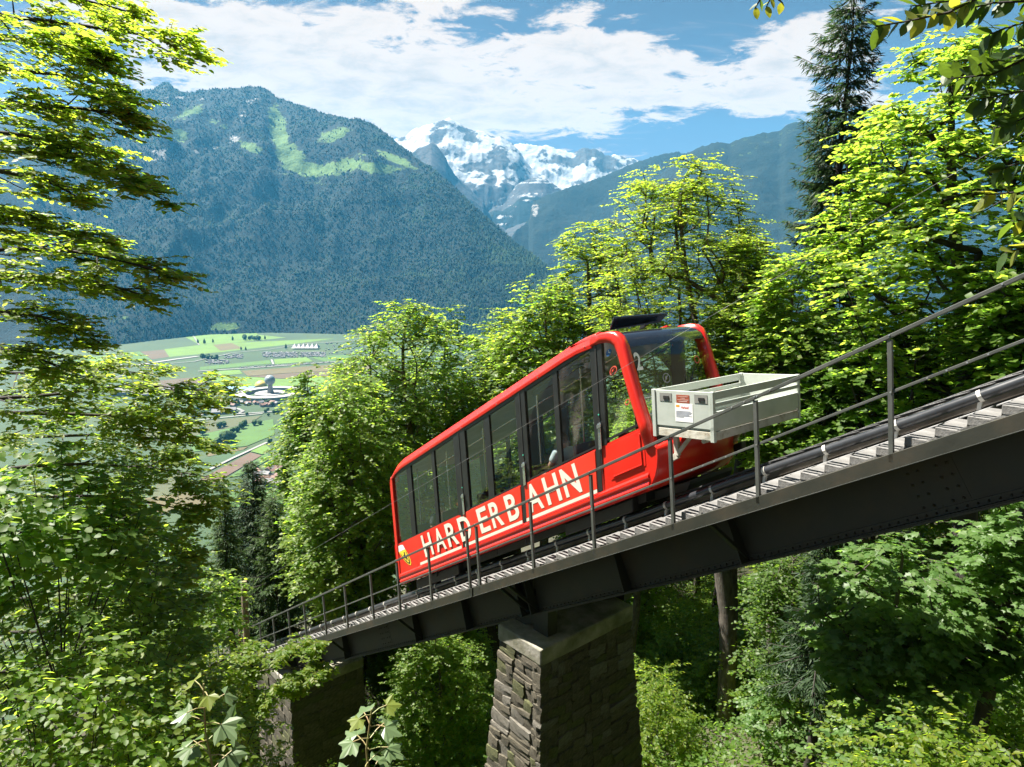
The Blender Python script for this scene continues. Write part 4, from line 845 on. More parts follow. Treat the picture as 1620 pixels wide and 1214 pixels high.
# undercarriage
mb = MB().box(cf, (A0 + .5, LN + .35, .42), (-3.6, LF - .35, .56)).build('chassis', UNDER, CAR)
for a0, a1 in ((-9.75, -8.15), (-5.15, -3.75)):
    MB().box(cf, (a0, LN + .22, .33), (a1, LN + .60, .555)).box(cf, (a0, LF - .60, .33), (a1, LF - .22, .555)).box(cf, (a0 + .2, LN + .6, .36), (a1 - .2, LF - .6, .50)).build('bogie', UNDER, CAR, bevel=.02)
    for a in (a0 + .35, a1 - .35):
        for l in (1.08, 2.08): MB().tube([cf(a, l - .05, .45), cf(a, l + .05, .45)], .18, 20).build('wheel', UNDER, CAR)
mb = MB(); cprism([(-3.95, .40), (-3.05, .36), (-3.0, .44), (-3.0, .50), (-3.95, .56)], LN + .55, LF - .35, mb); mb.build('rail_brake', mat_pbr('grey underframe', [(.035, .037, .038), (.06, .062, .062)], 2, .5), CAR, bevel=.01)
mb = MB(); 
for a in (-8.9, -7.8, -6.9, -6.1): mb.tube([cf(a, LN + .2, .57), cf(a, LN + .2, .46)], .015, 6)
mb.build('hose', UNDER, CAR)
# ---------------------------------------------------------------- goods platform hung on the uphill end
ux = np.array([SV[0], SV[1], .096]); uz = np.array([-SV[0] * .096, -SV[1] * .096, 1.0]); G0 = T(-3.17, .45, 1.445)
gf = lambda u, l, z: G0 + ux * u + LV * l + uz * z - BASE
BW, BL, BH = .93, 2.16, .50
PF = MB().box(gf, (.03, .03, .0), (BW - .03, BL - .03, .03)).build('goods_platform', ALU, CAR)
MB().box(gf, (.03, 0, .03), (BW - .03, .028, BH)).build('end_wall', ALU, PF, bevel=.004)
MB().box(gf, (.03, BL - .028, .03), (BW - .03, BL, BH)).build('end_wall', ALU, PF, bevel=.004)
for u in (0.0, BW - .028):
    for z0, z1 in ((.03, .25), (.31, .36), (.40, BH)): MB().box(gf, (u, .045, z0), (u + .028, BL - .045, z1)).build('side_slat', ALU, PF, bevel=.003)
for u in (-.008, BW - .048):
    for l in (-.012, BL - .042): MB().box(gf, (u, l, -.13), (u + .056, l + .054, BH + .006)).build('corner_post', ALU, PF, bevel=.005)
MB().box(gf, (.05, .006, -.11), (BW - .05, .05, -.004)).box(gf, (.05, BL - .05, -.11), (BW - .05, BL - .006, -.004)).box(gf, (.0, .05, -.11), (.045, BL - .05, -.004)).box(gf, (BW - .045, .05, -.11), (BW, BL - .05, -.004)).build('platform_frame', RUST, PF, bevel=.004)
for u in (.12, .66):
    MB().box(gf, (u, -.004, .355), (u + .19, -.0005, .465)).build('handle_recess', mat_pbr('recess', [(.16, .16, .15), (.24, .24, .22)], 5, .5), PF)
    MB().box(gf, (u + .06, -.012, .385), (u + .15, -.0045, .43)).build('handle', UNDER, PF, bevel=.003)
MB().box(gf, (.385, -.003, .345), (.585, -.0005, .45)).build('warning_sticker', STK_R, PF)
mb = MB()
for k, w in enumerate((.15, .07, .17, .13)): mb.box(gf, (.485 - w / 2, -.0045, .425 - .021 * k), (.485 + w / 2, -.0035, .432 - .021 * k))
mb.build('sticker_lines', mat_pbr('pale print', [(.5, .3, .25)], 4, .6), PF)
MB().box(gf, (.36, -.003, .10), (.63, -.0005, .338)).build('notice', WHITE, PF)
mb = MB()
for k, w in enumerate((.22, .24, .23, .20, .24, .12)): mb.box(gf, (.375, -.0045, .235 - .015 * k), (.375 + w, -.0035, .240 - .015 * k))
mb.build('notice_lines', PRINT, PF)
text_on('notice_heading', 'Verbot!', lambda x, y: gf(.45 + .12 * x, -.0045, .272 + .035 * y), PRRED, PF)
MB().box(gf, (.375, -.0045, .292), (.43, -.0035, .318)).build('notice_mark', mat_pbr('orange print', [(.75, .30, .03)], 3, .5), PF)
for l in (.34, 1.80):
    mb = MB(); mb.bar(gf(.10, l, -.12), gf(.12, l, -.44), .07, .06, upd=LV); mb.bar(gf(.12, l, -.42), gf(.34, l, -.16), .045, .05, upd=LV); mb.bar(gf(.04, l, -.135), gf(BW * .86, l, -.135), .05, .05, upd=LV); mb.bar(gf(.12, l, -.44), gf(-.02, l, -.52), .08, .07, upd=LV)
    mb.build('bracket', RUST, PF, bevel=.004)
MB().tube([gf(.70, .10, -.15), gf(.70, .30, -.15)], .03, 10).build('latch', RUST, PF)
MB().tube([gf(.05, 2.0, -.18), gf(.09, 2.1, -.32), gf(.02, 2.16, -.46)], .022, 8).build('hose', INT, PF, smooth=True)
MB().box(cf, (-3.0, 2.28, .70), (-2.86, 2.42, .84)).build('tow_hook', UNDER, CAR, bevel=.02)
# ---------------------------------------------------------------- passengers: one continuous body each, hair and clothes as children
SKIN = mat_pbr('skin', [(.45, .26, .18), (.52, .31, .22)], 5, .55)
def person(label, a, l, b, shirt, hair, facing):
    """seated figure: facing +1 looks uphill"""
    B0 = C(a, l, b); root = thing('person', label, 'person', B0, 'passengers seated in the carriage')
    fx = np.array([SV[0], SV[1], 0]) * facing; g = lambda x, y, z: tuple(fx * x + LV * y * facing + ZV * z)
    def skinmesh(name, pts, edges, rad, mat, sub=1, parent=root):
        me = bpy.data.meshes.new(name); me.from_pydata([g(*p) for p in pts], edges, []); o = bpy.data.objects.new(name, me); COL.objects.link(o)
        o.modifiers.new('s', 'SKIN'); 
        for v, r_ in zip(me.skin_vertices[0].data, rad): v.radius = (r_, r_) if not isinstance(r_, tuple) else r_
        me.skin_vertices[0].data[0].use_root = True
        s = o.modifiers.new('u', 'SUBSURF'); s.levels = sub; s.render_levels = sub
        dg = bpy.context.evaluated_depsgraph_get(); m2 = bpy.data.meshes.new_from_object(o.evaluated_get(dg)); bpy.data.objects.remove(o)
        m2.materials.clear(); m2.materials.append(mat); m2.polygons.foreach_set('use_smooth', np.ones(len(m2.polygons), bool)); return link(name, m2, parent)
    P = [(0, 0, .08), (0, 0, .22), (.01, 0, .40), (.02, 0, .52), (.028, 0, .585), (.04, 0, .635), (.055, 0, .715), (.05, 0, .785),
         (0, .17, .53), (.06, .23, .33), (.24, .20, .24), (.33, .18, .25), (0, -.17, .53), (.06, -.23, .33), (.24, -.20, .24), (.33, -.18, .25),
         (.08, .10, .07), (.44, .11, .08), (.46, .11, -.28), (.54, .11, -.34), (.08, -.10, .07), (.44, -.11, .08), (.46, -.11, -.28), (.54, -.11, -.34)]
    E = [(0, 1), (1, 2), (2, 3), (3, 4), (4, 5), (5, 6), (6, 7), (3, 8), (8, 9), (9, 10), (10, 11), (3, 12), (12, 13), (13, 14), (14, 15), (0, 16), (16, 17), (17, 18), (18, 19), (0, 20), (20, 21), (21, 22), (22, 23)]
    Rr = [.14, .135, .15, .13, .060, .075, .100, .062, .075, .05, .038, .035, .075, .05, .038, .035, .085, .062, .045, .04, .085, .062, .045, .04]
    skinmesh('body', P, E, Rr, SKIN, 2)
    skinmesh('shirt', [(0, 0, .06), (0, 0, .22), (.01, 0, .40), (.02, 0, .535), (0, .17, .535), (.05, .225, .37), (0, -.17, .535), (.05, -.225, .37)], [(0, 1), (1, 2), (2, 3), (3, 4), (4, 5), (3, 6), (6, 7)], [.155, .15, .165, .125, .088, .066, .088, .066], shirt, 2)
    bm = bmesh.new(); bmesh.ops.create_uvsphere(bm, u_segments=14, v_segments=9, radius=.108)
    for v in list(bm.verts):
        if v.co.z < -.02 and v.co.x * facing > -.2 and False: pass
    for v in bm.verts:
        x, y, z = v.co.x * .98 - .012, v.co.y * .90, v.co.z
        if x > .02 and z < .045: x = .02 + (x - .02) * .2; y *= .9
        if z < -.055: z = -.055 + (z + .055) * .3; x -= .01; y *= .8
        v.co = Vector(g(.05 + x, y, .755 + z))
    me = bpy.data.meshes.new('hair'); bm.to_mesh(me); bm.free(); me.materials.append(hair); link('hair', me, root)
    mb = MB()
    for y in (-.035, .035): mb.tube([g(.135, y, .735), g(.150, y, .735)], .010, 8)
    mb.build('eyes', UNDER, root); MB().hexa([g(.135, -.011, .69), g(.135, .011, .69), g(.172, .012, .692), g(.172, -.012, .692), g(.135, -.008, .735), g(.135, .008, .735), g(.152, .006, .735), g(.152, -.006, .735)]).build('nose', SKIN, root, bevel=.004)
    MB().hexa([g(.13, -.024, .662), g(.13, .024, .662), g(.152, .018, .662), g(.152, -.018, .662), g(.13, -.024, .670), g(.13, .024, .670), g(.153, .018, .670), g(.153, -.018, .670)]).build('mouth', PRRED, root)
    return root
SHB = mat_pbr('pale blue shirt', [(.42, .50, .56), (.52, .60, .66)], 4, .85); SHD = mat_pbr('dark jacket', [(.03, .035, .05), (.05, .055, .07)], 4, .85); SHW = mat_pbr('white blouse', [(.6, .6, .58), (.7, .7, .68)], 4, .85)
HR1 = mat_pbr('brown hair', [(.05, .03, .015), (.09, .055, .03)], 8, .7); HR2 = mat_pbr('blonde hair', [(.30, .22, .10), (.40, .30, .15)], 8, .7)
person('passenger in a pale blue shirt seated behind the middle window of the carriage', -5.32, LN + .42, 1.30, SHB, HR1, -1)
person('passenger in a dark jacket seated behind the lower windows of the carriage', -8.98, LN + .42, 1.26, SHD, HR1, 1)
person('blonde passenger in a white blouse on the far bench of the carriage', -6.82, LF - .45, 1.26, SHW, HR2, -1)
bg = MB().box(lambda x, l, z: C(-5.62 + x, LN + .30 + l, 1.45 + z) - C(-5.62, LN + .3, 1.45), (0, 0, 0), (.22, .16, .30)).build('red_bag', mat_pbr('red bag', [(.35, .02, .03), (.42, .03, .04)], 4, .7), loc=C(-5.62, LN + .3, 1.45), bevel=.04)
tag(bg, 'red bag carried beside the passenger in pale blue', 'bag')
# ================================================================== TREES
def unit(v): return v / np.maximum(np.linalg.norm(v, axis=-1, keepdims=True), 1e-9)
def leaf_geo(pos, d, n, size, asp, fold=.16, six=False):
    side = unit(np.cross(n, d)); s = size[:, None]; k = asp if np.ndim(asp) == 0 else np.asarray(asp)[:, None]
    n2 = unit(np.cross(d, side)); tip = pos + d * s
    if not six:
        mid = pos + d * s * .45; L_ = mid + side * s * k * .5 + n2 * s * fold * .5; R_ = mid - side * s * k * .5 + n2 * s * fold * .5
        V = np.stack([pos, R_, tip, L_], 1).reshape(-1, 3); b = np.arange(len(pos)) * 4
        return V, np.concatenate([np.stack([b, b + 1, b + 2], 1), np.stack([b, b + 2, b + 3], 1)])
    a1, a2 = pos + d * s * .28, pos + d * s * .68
    L1, R1 = a1 + side * s * k * .44 + n2 * s * fold * .45, a1 - side * s * k * .44 + n2 * s * fold * .45
    L2, R2 = a2 + side * s * k * .40 + n2 * s * fold * .40 - n2 * s * .03, a2 - side * s * k * .40 + n2 * s * fold * .40 - n2 * s * .03
    V = np.stack([pos, R1, R2, tip - n2 * s * .06, L2, L1], 1).reshape(-1, 3); b = np.arange(len(pos)) * 6
    F = [np.stack([b, b + 1, b + 2, b + 3], 1), np.stack([b, b + 3, b + 4, b + 5], 1)]
    return V, np.concatenate(F)
PALM = np.array([(0, 0), (-.42, .12), (-.30, .32), (-.50, .56), (-.22, .60), (0, 1.0), (.22, .60), (.50, .56), (.30, .32), (.42, .12)])
def palm_geo(pos, d, n, size, asp):
    side = unit(np.cross(n, d)); n2 = unit(np.cross(d, side)); s = size[:, None, None]
    q = PALM[None]; V = pos[:, None] + side[:, None] * q[..., :1] * s + d[:, None] * q[..., 1:] * s - n2[:, None] * (.22 * np.abs(q[..., :1]) + .12 * q[..., 1:] ** 2) * s
    b = np.arange(len(pos)) * 10; return V.reshape(-1, 3), np.concatenate([np.stack([b, b + k, b + k + 1], 1) for k in range(1, 9)])
def leaf_part_mesh(mat, palm):
    """single leaves that can be picked out get a mesh of their own, a little finer than those of the crown"""
    if palm:
        pts = np.concatenate([PALM[1:2] * [1, .5], PALM[1:]]); V = [(0, 0, 0), (0, .5, .02)] + [(x, y, -.22 * abs(x) - .12 * y * y) for x, y in PALM[1:]]; F = [(0, 1, 2)] + [(1, k + 1, k) for k in range(2, 10)] + [(0, 10, 1)]; F = [(0, 1, 2)] + [(1, k + 1, k) for k in range(2, 10)] + [(0, 10, 1)]
    else:
        V, F = [], []
        for y, w in [(0, .02), (.16, .22), (.38, .32), (.62, .28), (.84, .14), (1., 0)]: V += [(-w, y, .1 * w - .1 * y * y), (0, y, -.1 * y * y), (w, y, .1 * w - .1 * y * y)]
        for k in range(5): F += [(3 * k, 3 * k + 1, 3 * k + 4, 3 * k + 3), (3 * k + 1, 3 * k + 2, 3 * k + 5, 3 * k + 4)]
    me = bpy.data.meshes.new('leaf'); me.from_pydata(V, [], F); me.materials.append(mat); return me
def put_leaf_parts(root, pick, lf, palm=False):
    me = [leaf_part_mesh(ML[lf], palm)]
    for p, d, n, s in zip(*pick):
        o = bpy.data.objects.new('leaf', me[0]); COL.objects.link(o); o.parent = root; d = Vector(d).normalized(); x = d.cross(Vector(n)).normalized(); n = x.cross(d)
        o.matrix_local = Matrix.Translation(Vector(p)) @ Matrix((x, d, n)).transposed().to_4x4() @ Matrix.Diagonal((s, s, s, 1))
def sprays(r, c, out, rad, ntw, nlv, lsize, flat=.14, droop=.15, spread=2.0, tilt=.35, asp=.62, six=False, size_var=.25, twig_r=.006, parts=None):
    """c (n,3) cluster centres, out (n,3) outward headings -> leaves set in flat layered sprays, with their twigs"""
    n = len(c); rad = np.broadcast_to(rad, (n,)); az0 = np.arctan2(out[:, 1], out[:, 0])
    az = az0[:, None] + r.uniform(-spread, spread, (n, ntw)) ; ln = rad[:, None] * r.uniform(.45, 1.15, (n, ntw))
    sl_ = r.uniform(-droop * 1.6, droop * .9, (n, ntw)); td = np.stack([np.cos(az), np.sin(az), sl_], -1); td = unit(td)
    st = c[:, None] - unit(out * np.array([1, 1, 0]))[:, None] * (rad * .25)[:, None, None] + r.normal(0, 1, (n, ntw, 3)) * (rad[:, None, None] * np.array([.16, .16, flat]))
    q = (np.arange(nlv) + .6) / nlv; q = np.clip(q[None, None] + r.uniform(-.5, .5, (n, ntw, nlv)) / nlv, .05, 1.02)
    pos = st[:, :, None] + td[:, :, None] * (ln[..., None] * q)[..., None]; pos[..., 2] -= (ln[..., None] * q) ** 2 * droop * .5 / np.maximum(rad[:, None, None], .1)
    sg = np.where((np.arange(nlv) % 2) == 0, 1, -1)[None, None] * r.uniform(.4, 1.15, (n, ntw, nlv))
    laz = az[..., None] + sg; d = unit(np.stack([np.cos(laz), np.sin(laz), r.uniform(-.45, .15, laz.shape)], -1))
    nn = unit(np.stack([r.normal(0, tilt, laz.shape), r.normal(0, tilt, laz.shape), np.ones(laz.shape)], -1) + out[:, None, None] * .22)
    size = lsize * (1 + r.uniform(-size_var, size_var, laz.shape))
    P_, D_, N_, S_ = pos.reshape(-1, 3), d.reshape(-1, 3), nn.reshape(-1, 3), size.ravel(); pick = None
    if parts:
        dc = np.linalg.norm(P_ + np.asarray(parts[1]), axis=1); px, py, _q = proj(P_ + np.asarray(parts[1])); dc[(px < 5) | (px > 1615) | (py < 5) | (py > 1210)] += 50; dc += r.uniform(0, .8, len(dc))
        o_ = np.argsort(dc)[:parts[0]]; k_ = np.ones(len(P_), bool); k_[o_] = False; pick = (P_[o_], D_[o_], N_[o_], S_[o_]); P_, D_, N_, S_ = P_[k_], D_[k_], N_[k_], S_[k_]
    V, F = (palm_geo if six == 'palm' else leaf_geo)(P_, D_, N_, S_, asp, **({} if six == 'palm' else {'six': six}))
    tw = None
    if twig_r:
        A = st.reshape(-1, 3); B = (st + td * (ln * .95)[..., None] - np.array([0, 0, 1.]) * (ln * .95)[..., None] ** 2 * droop * .5 / np.maximum(rad[:, None, None], .1)).reshape(-1, 3)
        tw = frusta(A, B, np.full(len(A), twig_r), np.full(len(A), twig_r * .4), 3)
    return V, F, tw, pick
def frusta(A, B, ra, rb, n):
    d = unit(B - A); ref = np.where(np.abs(d[:, 2:3]) < .9, np.array([[0, 0, 1.]]), np.array([[1., 0, 0]])); u = unit(np.cross(d, ref)); w = np.cross(d, u)
    ang = np.arange(n) * 2 * np.pi / n; cs = u[:, None] * np.cos(ang)[None, :, None] + w[:, None] * np.sin(ang)[None, :, None]
    V = np.concatenate([A[:, None] + cs * ra[:, None, None], B[:, None] + cs * rb[:, None, None]], 1); m = len(A); b = np.arange(m)[:, None] * 2 * n; q = np.arange(n)[None]; q1 = (q + 1) % n
    F = np.stack([b + q, b + q1, b + n + q1, b + n + q], -1).reshape(-1, 4); return V.reshape(-1, 3), F
def merge(parts):
    Vs, Fs, o = [], [], 0
    for V, F in parts: Vs.append(V); Fs.append(F + o); o += len(V)
    return np.concatenate(Vs), np.concatenate(Fs)
SPEC = {
 'beech': dict(leaf='beech', lsize=.10, rad=.80, ntw=10, nlv=14, flat=.13, droop=.18, tilt=.30, asp=.66),
 'fresh': dict(leaf='fresh', lsize=.135, rad=.85, ntw=9, nlv=12, flat=.22, droop=.22, tilt=.42, asp=.80),
 'maple': dict(leaf='maple', lsize=.16, rad=.80, ntw=8, nlv=11, flat=.22, droop=.25, tilt=.40, asp=.95),
 'cool': dict(leaf='cool', lsize=.17, rad=.75, ntw=7, nlv=9, flat=.18, droop=.22, tilt=.35, asp=.95),
 'dark': dict(leaf='dark', lsize=.13, rad=.85, ntw=9, nlv=11, flat=.22, droop=.2, tilt=.45, asp=.75)}
def crown_profile(kind, t):
    if kind == 'cone': return np.clip(1.05 - t, .04, 1) ** .85 * np.clip(t * 6 + .35, 0, 1)
    if kind == 'ovate': return np.sin(np.pi * np.clip(.14 + .82 * t, 0, 1)) ** .75 * (1.12 - .45 * t)
    if kind == 'dome': return np.sqrt(np.clip(1 - (np.clip(t, 0, 1) ** 2.2), .02, 1)) * np.clip(.55 + t * 1.6, 0, 1)
    return np.ones_like(t)
TREE_CACHE = {}
def tree_mesh(key, H, zb, Rr, tr, ncl, spec, seed, profile='ovate', lean=(0, 0), fork=.0, bark=None, parts_=None, **ov):
    """trunk + limbs grown to reach every spray of leaves; heights are from the base"""
    r = np.random.RandomState(seed); sp = dict(SPEC[spec]); sp.update(ov); lf = sp.pop('leaf')
    lean = np.array([lean[0], lean[1]])
    def axis(z): t = z / H; return np.stack([lean[0] * t ** 1.3 + .12 * np.sin(z * .9 + seed), lean[1] * t ** 1.3 + .12 * np.cos(z * .7 + seed), z * np.ones_like(t)], -1)
    tz = np.linspace(0, H * (.93 if fork == 0 else fork), 14); N_ = [p for p in axis(tz)]; par = [-1] + list(range(13)); ntr = 14
    tg = np.linspace(0, 1, 200); wg = np.cumsum(crown_profile(profile, tg) ** 1.5 + .10); t = np.interp(r.rand(ncl), wg / wg[-1], tg); rp = crown_profile(profile, t); az = r.rand(ncl) * 2 * np.pi; rad = Rr * rp * (.30 + .70 * np.sqrt(r.rand(ncl)))
    lump = 1 + .30 * (fbm(az * 1.3 + 3, t * 5, 3, seed) - .5) * 2; rad = rad * lump
    z = zb + t * (H - zb) * .985; ax = axis(z); c = ax + np.stack([np.cos(az) * rad, np.sin(az) * rad, r.normal(0, .15, ncl)], -1)
    order = np.argsort(np.hypot(rad, (z - zb) * .35)); cl_nodes = []
    for k in order:
        A = np.array(N_); dv = c[k] - A; hd = np.hypot(dv[:, 0], dv[:, 1]); dist = np.linalg.norm(dv, axis=1)
        cost = dist + 1.4 * np.maximum(0, A[:, 2] - (c[k][2] - .40 * hd)) + .25 * np.arange(len(A)) / len(A)
        j = int(np.argmin(cost)); p0 = A[j]; ctrl = p0 + (c[k] - p0) * .5 + np.array([0, 0, -.06 * dist[j] + r.normal(0, .05) * dist[j]]) + r.normal(0, .06, 3) * dist[j]
        m = 3 if dist[j] > .8 else 2; prev = j
        for q in range(1, m + 1):
            u = q / m; N_.append((1 - u) ** 2 * p0 + 2 * u * (1 - u) * ctrl + u * u * c[k]); par.append(prev); prev = len(N_) - 1
        cl_nodes.append((k, prev))
    Nn = np.array(N_); par = np.array(par); w = np.zeros(len(Nn))
    for k, j in cl_nodes: w[j] += 1
    for i in range(len(Nn) - 1, 0, -1): w[par[i]] += w[i]
    w = np.maximum(w, 1); rr = .011 * w ** .52; 
    trk = np.linspace(1, .16, 14) * tr; rr[:14] = np.maximum(trk, np.minimum(rr[:14], tr)); rr = np.minimum(rr, tr * .55 + (np.arange(len(rr)) < 14) * tr)
    i = np.arange(1, len(Nn)); big = i < 14
    ra = np.minimum(rr[par[i]], rr[i] * 1.45); parts = [frusta(Nn[par[i[big]]], Nn[i[big]], rr[par[i[big]]], rr[i[big]], 9), frusta(Nn[par[i[~big]]], Nn[i[~big]], ra[~big], rr[i[~big]], 5)]
    fl = frusta(np.array([[0, 0, -.9]]), Nn[:1], np.array([tr * 1.5]), rr[:1], 9); parts.append(fl)
    out = c - ax; out[:, 2] = 0; out = unit(out)
    V, F, tw, pick = sprays(r, c, out, sp['rad'] * r.uniform(.75, 1.25, ncl), sp['ntw'], sp['nlv'], sp['lsize'], sp['flat'], sp['droop'], tilt=sp['tilt'], asp=sp['asp'], six=sp.get('six', False), twig_r=sp.get('twig_r', .006), parts=parts_ and (parts_[0], parts_[1]))
    if tw is not None: parts.append(tw)
    TV, TF = merge(parts)
    return np_mesh('trunk', TV, TF, bark or BARK, True), np_mesh('crown', V, F, ML[lf]), pick, lf
def put_tree(name, label, meshes, base, rot=0., scale=1.0, group=None, cat='tree'):
    o = thing(name, label, cat, base, group); o.rotation_euler = (0, 0, rot); o.scale = (scale,) * 3 if np.ndim(scale) == 0 else tuple(scale)
    link('trunk', meshes[0], o); link('crown', meshes[1], o); return o
def base_at(px, py, d):                                        # foot of a tree whose axis passes the given point
    p = at(px, py, d); z = ground(p[0], p[1]); return np.array([p[0], p[1], z - .1])
def big_tree(name, label, px, top, bot, hw, d, spec, seed, ncl, profile='ovate', tr=.2, footpx=None, group=None, leaves=0, **kw):
    """px/top/bot/hw: where crown axis, top, underside and half width stand in the view at distance d"""
    pt = at(px, top, d); pbm = at(px, bot, d); b = base_at(px, (top + bot) / 2, d)
    lean = (0, 0)
    if footpx is not None:
        f_ = at(*footpx); b = f_ - np.array([0, 0, .1]); lean = (pt[0] - b[0], pt[1] - b[1])
    else: b[0], b[1] = pt[0], pt[1]; b[2] = ground(b[0], b[1]) - .1
    H = pt[2] - b[2]; zb = max(pbm[2] - b[2], .6)
    me = tree_mesh(name, H, zb, hw / FPX * d, tr, ncl, spec, seed, profile, lean, parts_=(leaves, b) if leaves else None, **kw)
    o = put_tree(name, label, me, b, group=group)
    if leaves: put_leaf_parts(o, me[2], me[3], kw.get('six') == 'palm')
    return o, me
def spruce_mesh(H, zb, Rr, tr, nwh, per, seed, leaf='needle', blade=.30, nsp=16, droop=.45, dens=1.0, wid=.16):
    r = np.random.RandomState(seed); parts = []; tz = np.linspace(-.5, H, 16); A = np.stack([.05 * np.sin(tz), .05 * np.cos(tz), tz], -1)
    rr = np.linspace(tr * 1.1, .015, 16); parts.append(frusta(A[:-1], A[1:], rr[:-1], rr[1:], 9))
    P, D, Nn, Sz, As = [], [], [], [], []
    for k in range(nwh):
        t = k / (nwh - 1.0); z = zb + (H - zb) * t ** .92; L_ = Rr * (1.02 - t) ** .75 * r.uniform(.7, 1.15)
        for q in range(per):
            az = q * 2 * np.pi / per + k * 1.1 + r.normal(0, .2); ln = max(.12, L_ * r.uniform(.45, 1.25)); h = np.array([math.cos(az), math.sin(az), 0])
            u = np.linspace(0, 1, 6); upk = .15 + .35 * t; z_ = z + ln * (upk * u - (droop * (1 - t) + .12) * u ** 1.6 + .18 * u ** 4)
            pts = np.stack([h[0] * ln * u, h[1] * ln * u, z_], -1) + A[0] * 0
            rb = np.linspace(.012 + .010 * ln, .005, 6); parts.append(frusta(pts[:-1], pts[1:], rb[:-1], rb[1:], 4))
            ns = int(nsp * ln / Rr * dens) + 5; uu = r.uniform(.12, 1.0, ns * 2) ; ctr = np.stack([np.interp(uu, u, pts[:, j]) for j in range(3)], -1)
            sg = np.where(np.arange(ns * 2) % 2 == 0, 1, -1); side = np.array([-h[1], h[0], 0])
            sl_ = blade * (.45 + .75 * (1 - uu)) * r.uniform(.6, 1.2, ns * 2) * (.6 + .4 * min(1, ln))
            hang = r.uniform(.25, 1.1, ns * 2) * (1 - .5 * t)
            d = unit(h[None] * r.uniform(.35, .8, ns * 2)[:, None] + side[None] * (sg * r.uniform(.25, .9, ns * 2))[:, None] - ZV[None] * hang[:, None])
            for rep in range(4):
                P.append(ctr + d * (sl_ * .3 * rep)[:, None]); dd = unit(d + r.normal(0, .28, d.shape)); D.append(dd); Nn.append(unit(r.normal(0, .6, d.shape) + ZV[None] + np.zeros_like(d))); Sz.append(sl_ * (.75 if rep else .9)); As.append(np.full(ns * 2, wid))
            tipd = unit(h - ZV * .25); P.append(np.repeat(pts[-1:], 4, 0)); D.append(unit(tipd[None] + r.normal(0, .3, (4, 3)))); Nn.append(unit(r.normal(0, .5, (4, 3)) + ZV)); Sz.append(np.full(4, blade * .7)); As.append(np.full(4, wid))
    n = 10; P.append(np.stack([np.zeros(n), np.zeros(n), H - r.uniform(0, .5, n)], -1)); D.append(unit(np.stack([r.normal(0, .5, n), r.normal(0, .5, n), np.ones(n)], -1))); Nn.append(unit(r.normal(0, 1, (n, 3)))); Sz.append(np.full(n, blade * .8)); As.append(np.full(n, wid))
    P, D, Nn, Sz, As = map(np.concatenate, (P, D, Nn, Sz, As)); V, F = leaf_geo(P, D, Nn, Sz, As, fold=.05)
    TV, TF = merge(parts); return np_mesh('trunk', TV, TF, BARKD, True), np_mesh('crown', V, F, ML[leaf])
def spruce(name, label, px, top, bot, hw, d, seed, nwh=26, per=6, group=None, **kw):
    pt = at(px, top, d); pbm = at(px, bot, d); b = pt.copy(); b[2] = ground(b[0], b[1]) - .1; H = pt[2] - b[2]
    me = spruce_mesh(H, max(pbm[2] - b[2], .5), hw / FPX * d, .012 * H + .05, nwh, per, seed, **kw); return put_tree(name, label, me, b, group=group)
# ================================================================== THE TREES OF THE PHOTOGRAPH
bushes_src = []
# --- tall crowns standing behind the carriage and the bridge
big_tree('beech_tree', 'tall pointed bright green tree rising behind the uphill end of the carriage', 1066, 248, 640, 158, 21.5, 'beech', 11, 430, 'dome', .26, footpx=(1155, 1160, 20.5), lsize=.105)
_, M2 = big_tree('beech_tree', 'rounded bright tree left of the tall pointed one above the carriage roof', 930, 352, 660, 88, 25, 'beech', 12, 260, 'dome', .20, lsize=.11)
_, M3 = big_tree('broadleaf_tree', 'low sunlit tree filling the gap above the middle of the carriage roof', 860, 440, 760, 95, 24, 'fresh', 13, 190, 'dome', .18)
_, M4 = big_tree('ash_tree', 'airy ash like tree with thin dark stems left of the carriage roof', 640, 478, 860, 140, 27, 'fresh', 14, 380, 'dome', .20, lsize=.125, flat=.2)
_, M5 = big_tree('ash_tree', 'light green tree directly above the lower half of the carriage roof', 770, 505, 830, 115, 28, 'fresh', 15, 230, 'dome', .20)
big_tree('ash_tree', 'pale ash like tree furthest left of the ones above the carriage roof', 588, 505, 860, 85, 29, 'fresh', 114, 190, 'dome', .18, lsize=.13)
big_tree('ash_tree', 'leafy ash like tree in the middle of the ones above the carriage roof', 705, 494, 830, 95, 30, 'fresh', 115, 220, 'dome', .18, lsize=.135)
big_tree('broadleaf_tree', 'bushy bright tree right above the middle windows of the carriage', 815, 490, 760, 75, 26.5, 'beech', 116, 190, 'dome', .18, lsize=.12)
_, M6 = big_tree('broadleaf_tree', 'big rounded leafy tree left of the lower end of the carriage', 545, 585, 985, 110, 22, 'fresh', 16, 300, 'dome', .22, lsize=.13)
_, M7 = big_tree('broadleaf_tree', 'darker round tree at the edge of the valley view', 480, 588, 800, 48, 27, 'fresh', 17, 110, 'ovate', .2, lsize=.15)
big_tree('broadleaf_tree', 'leafy tree just below the lower end of the carriage', 520, 690, 1000, 76, 24, 'fresh', 18, 170, 'dome', .18, lsize=.13)
# --- spruces between the left foliage and the bridge
spruce('spruce_tree', 'dark narrow spruce at the foot of the valley view', 396, 735, 1060, 100, 25, 21, 30, 6, dens=1.6, blade=.36)
spruce('spruce_tree', 'lighter green spruce just right of the dark narrow one', 432, 790, 1060, 85, 24, 22, 28, 6, leaf='needle_l', dens=1.5)
spruce('spruce_tree', 'small pale spruce sapling left of the dark narrow one', 350, 765, 960, 40, 22, 23, 18, 6, leaf='needle_l')
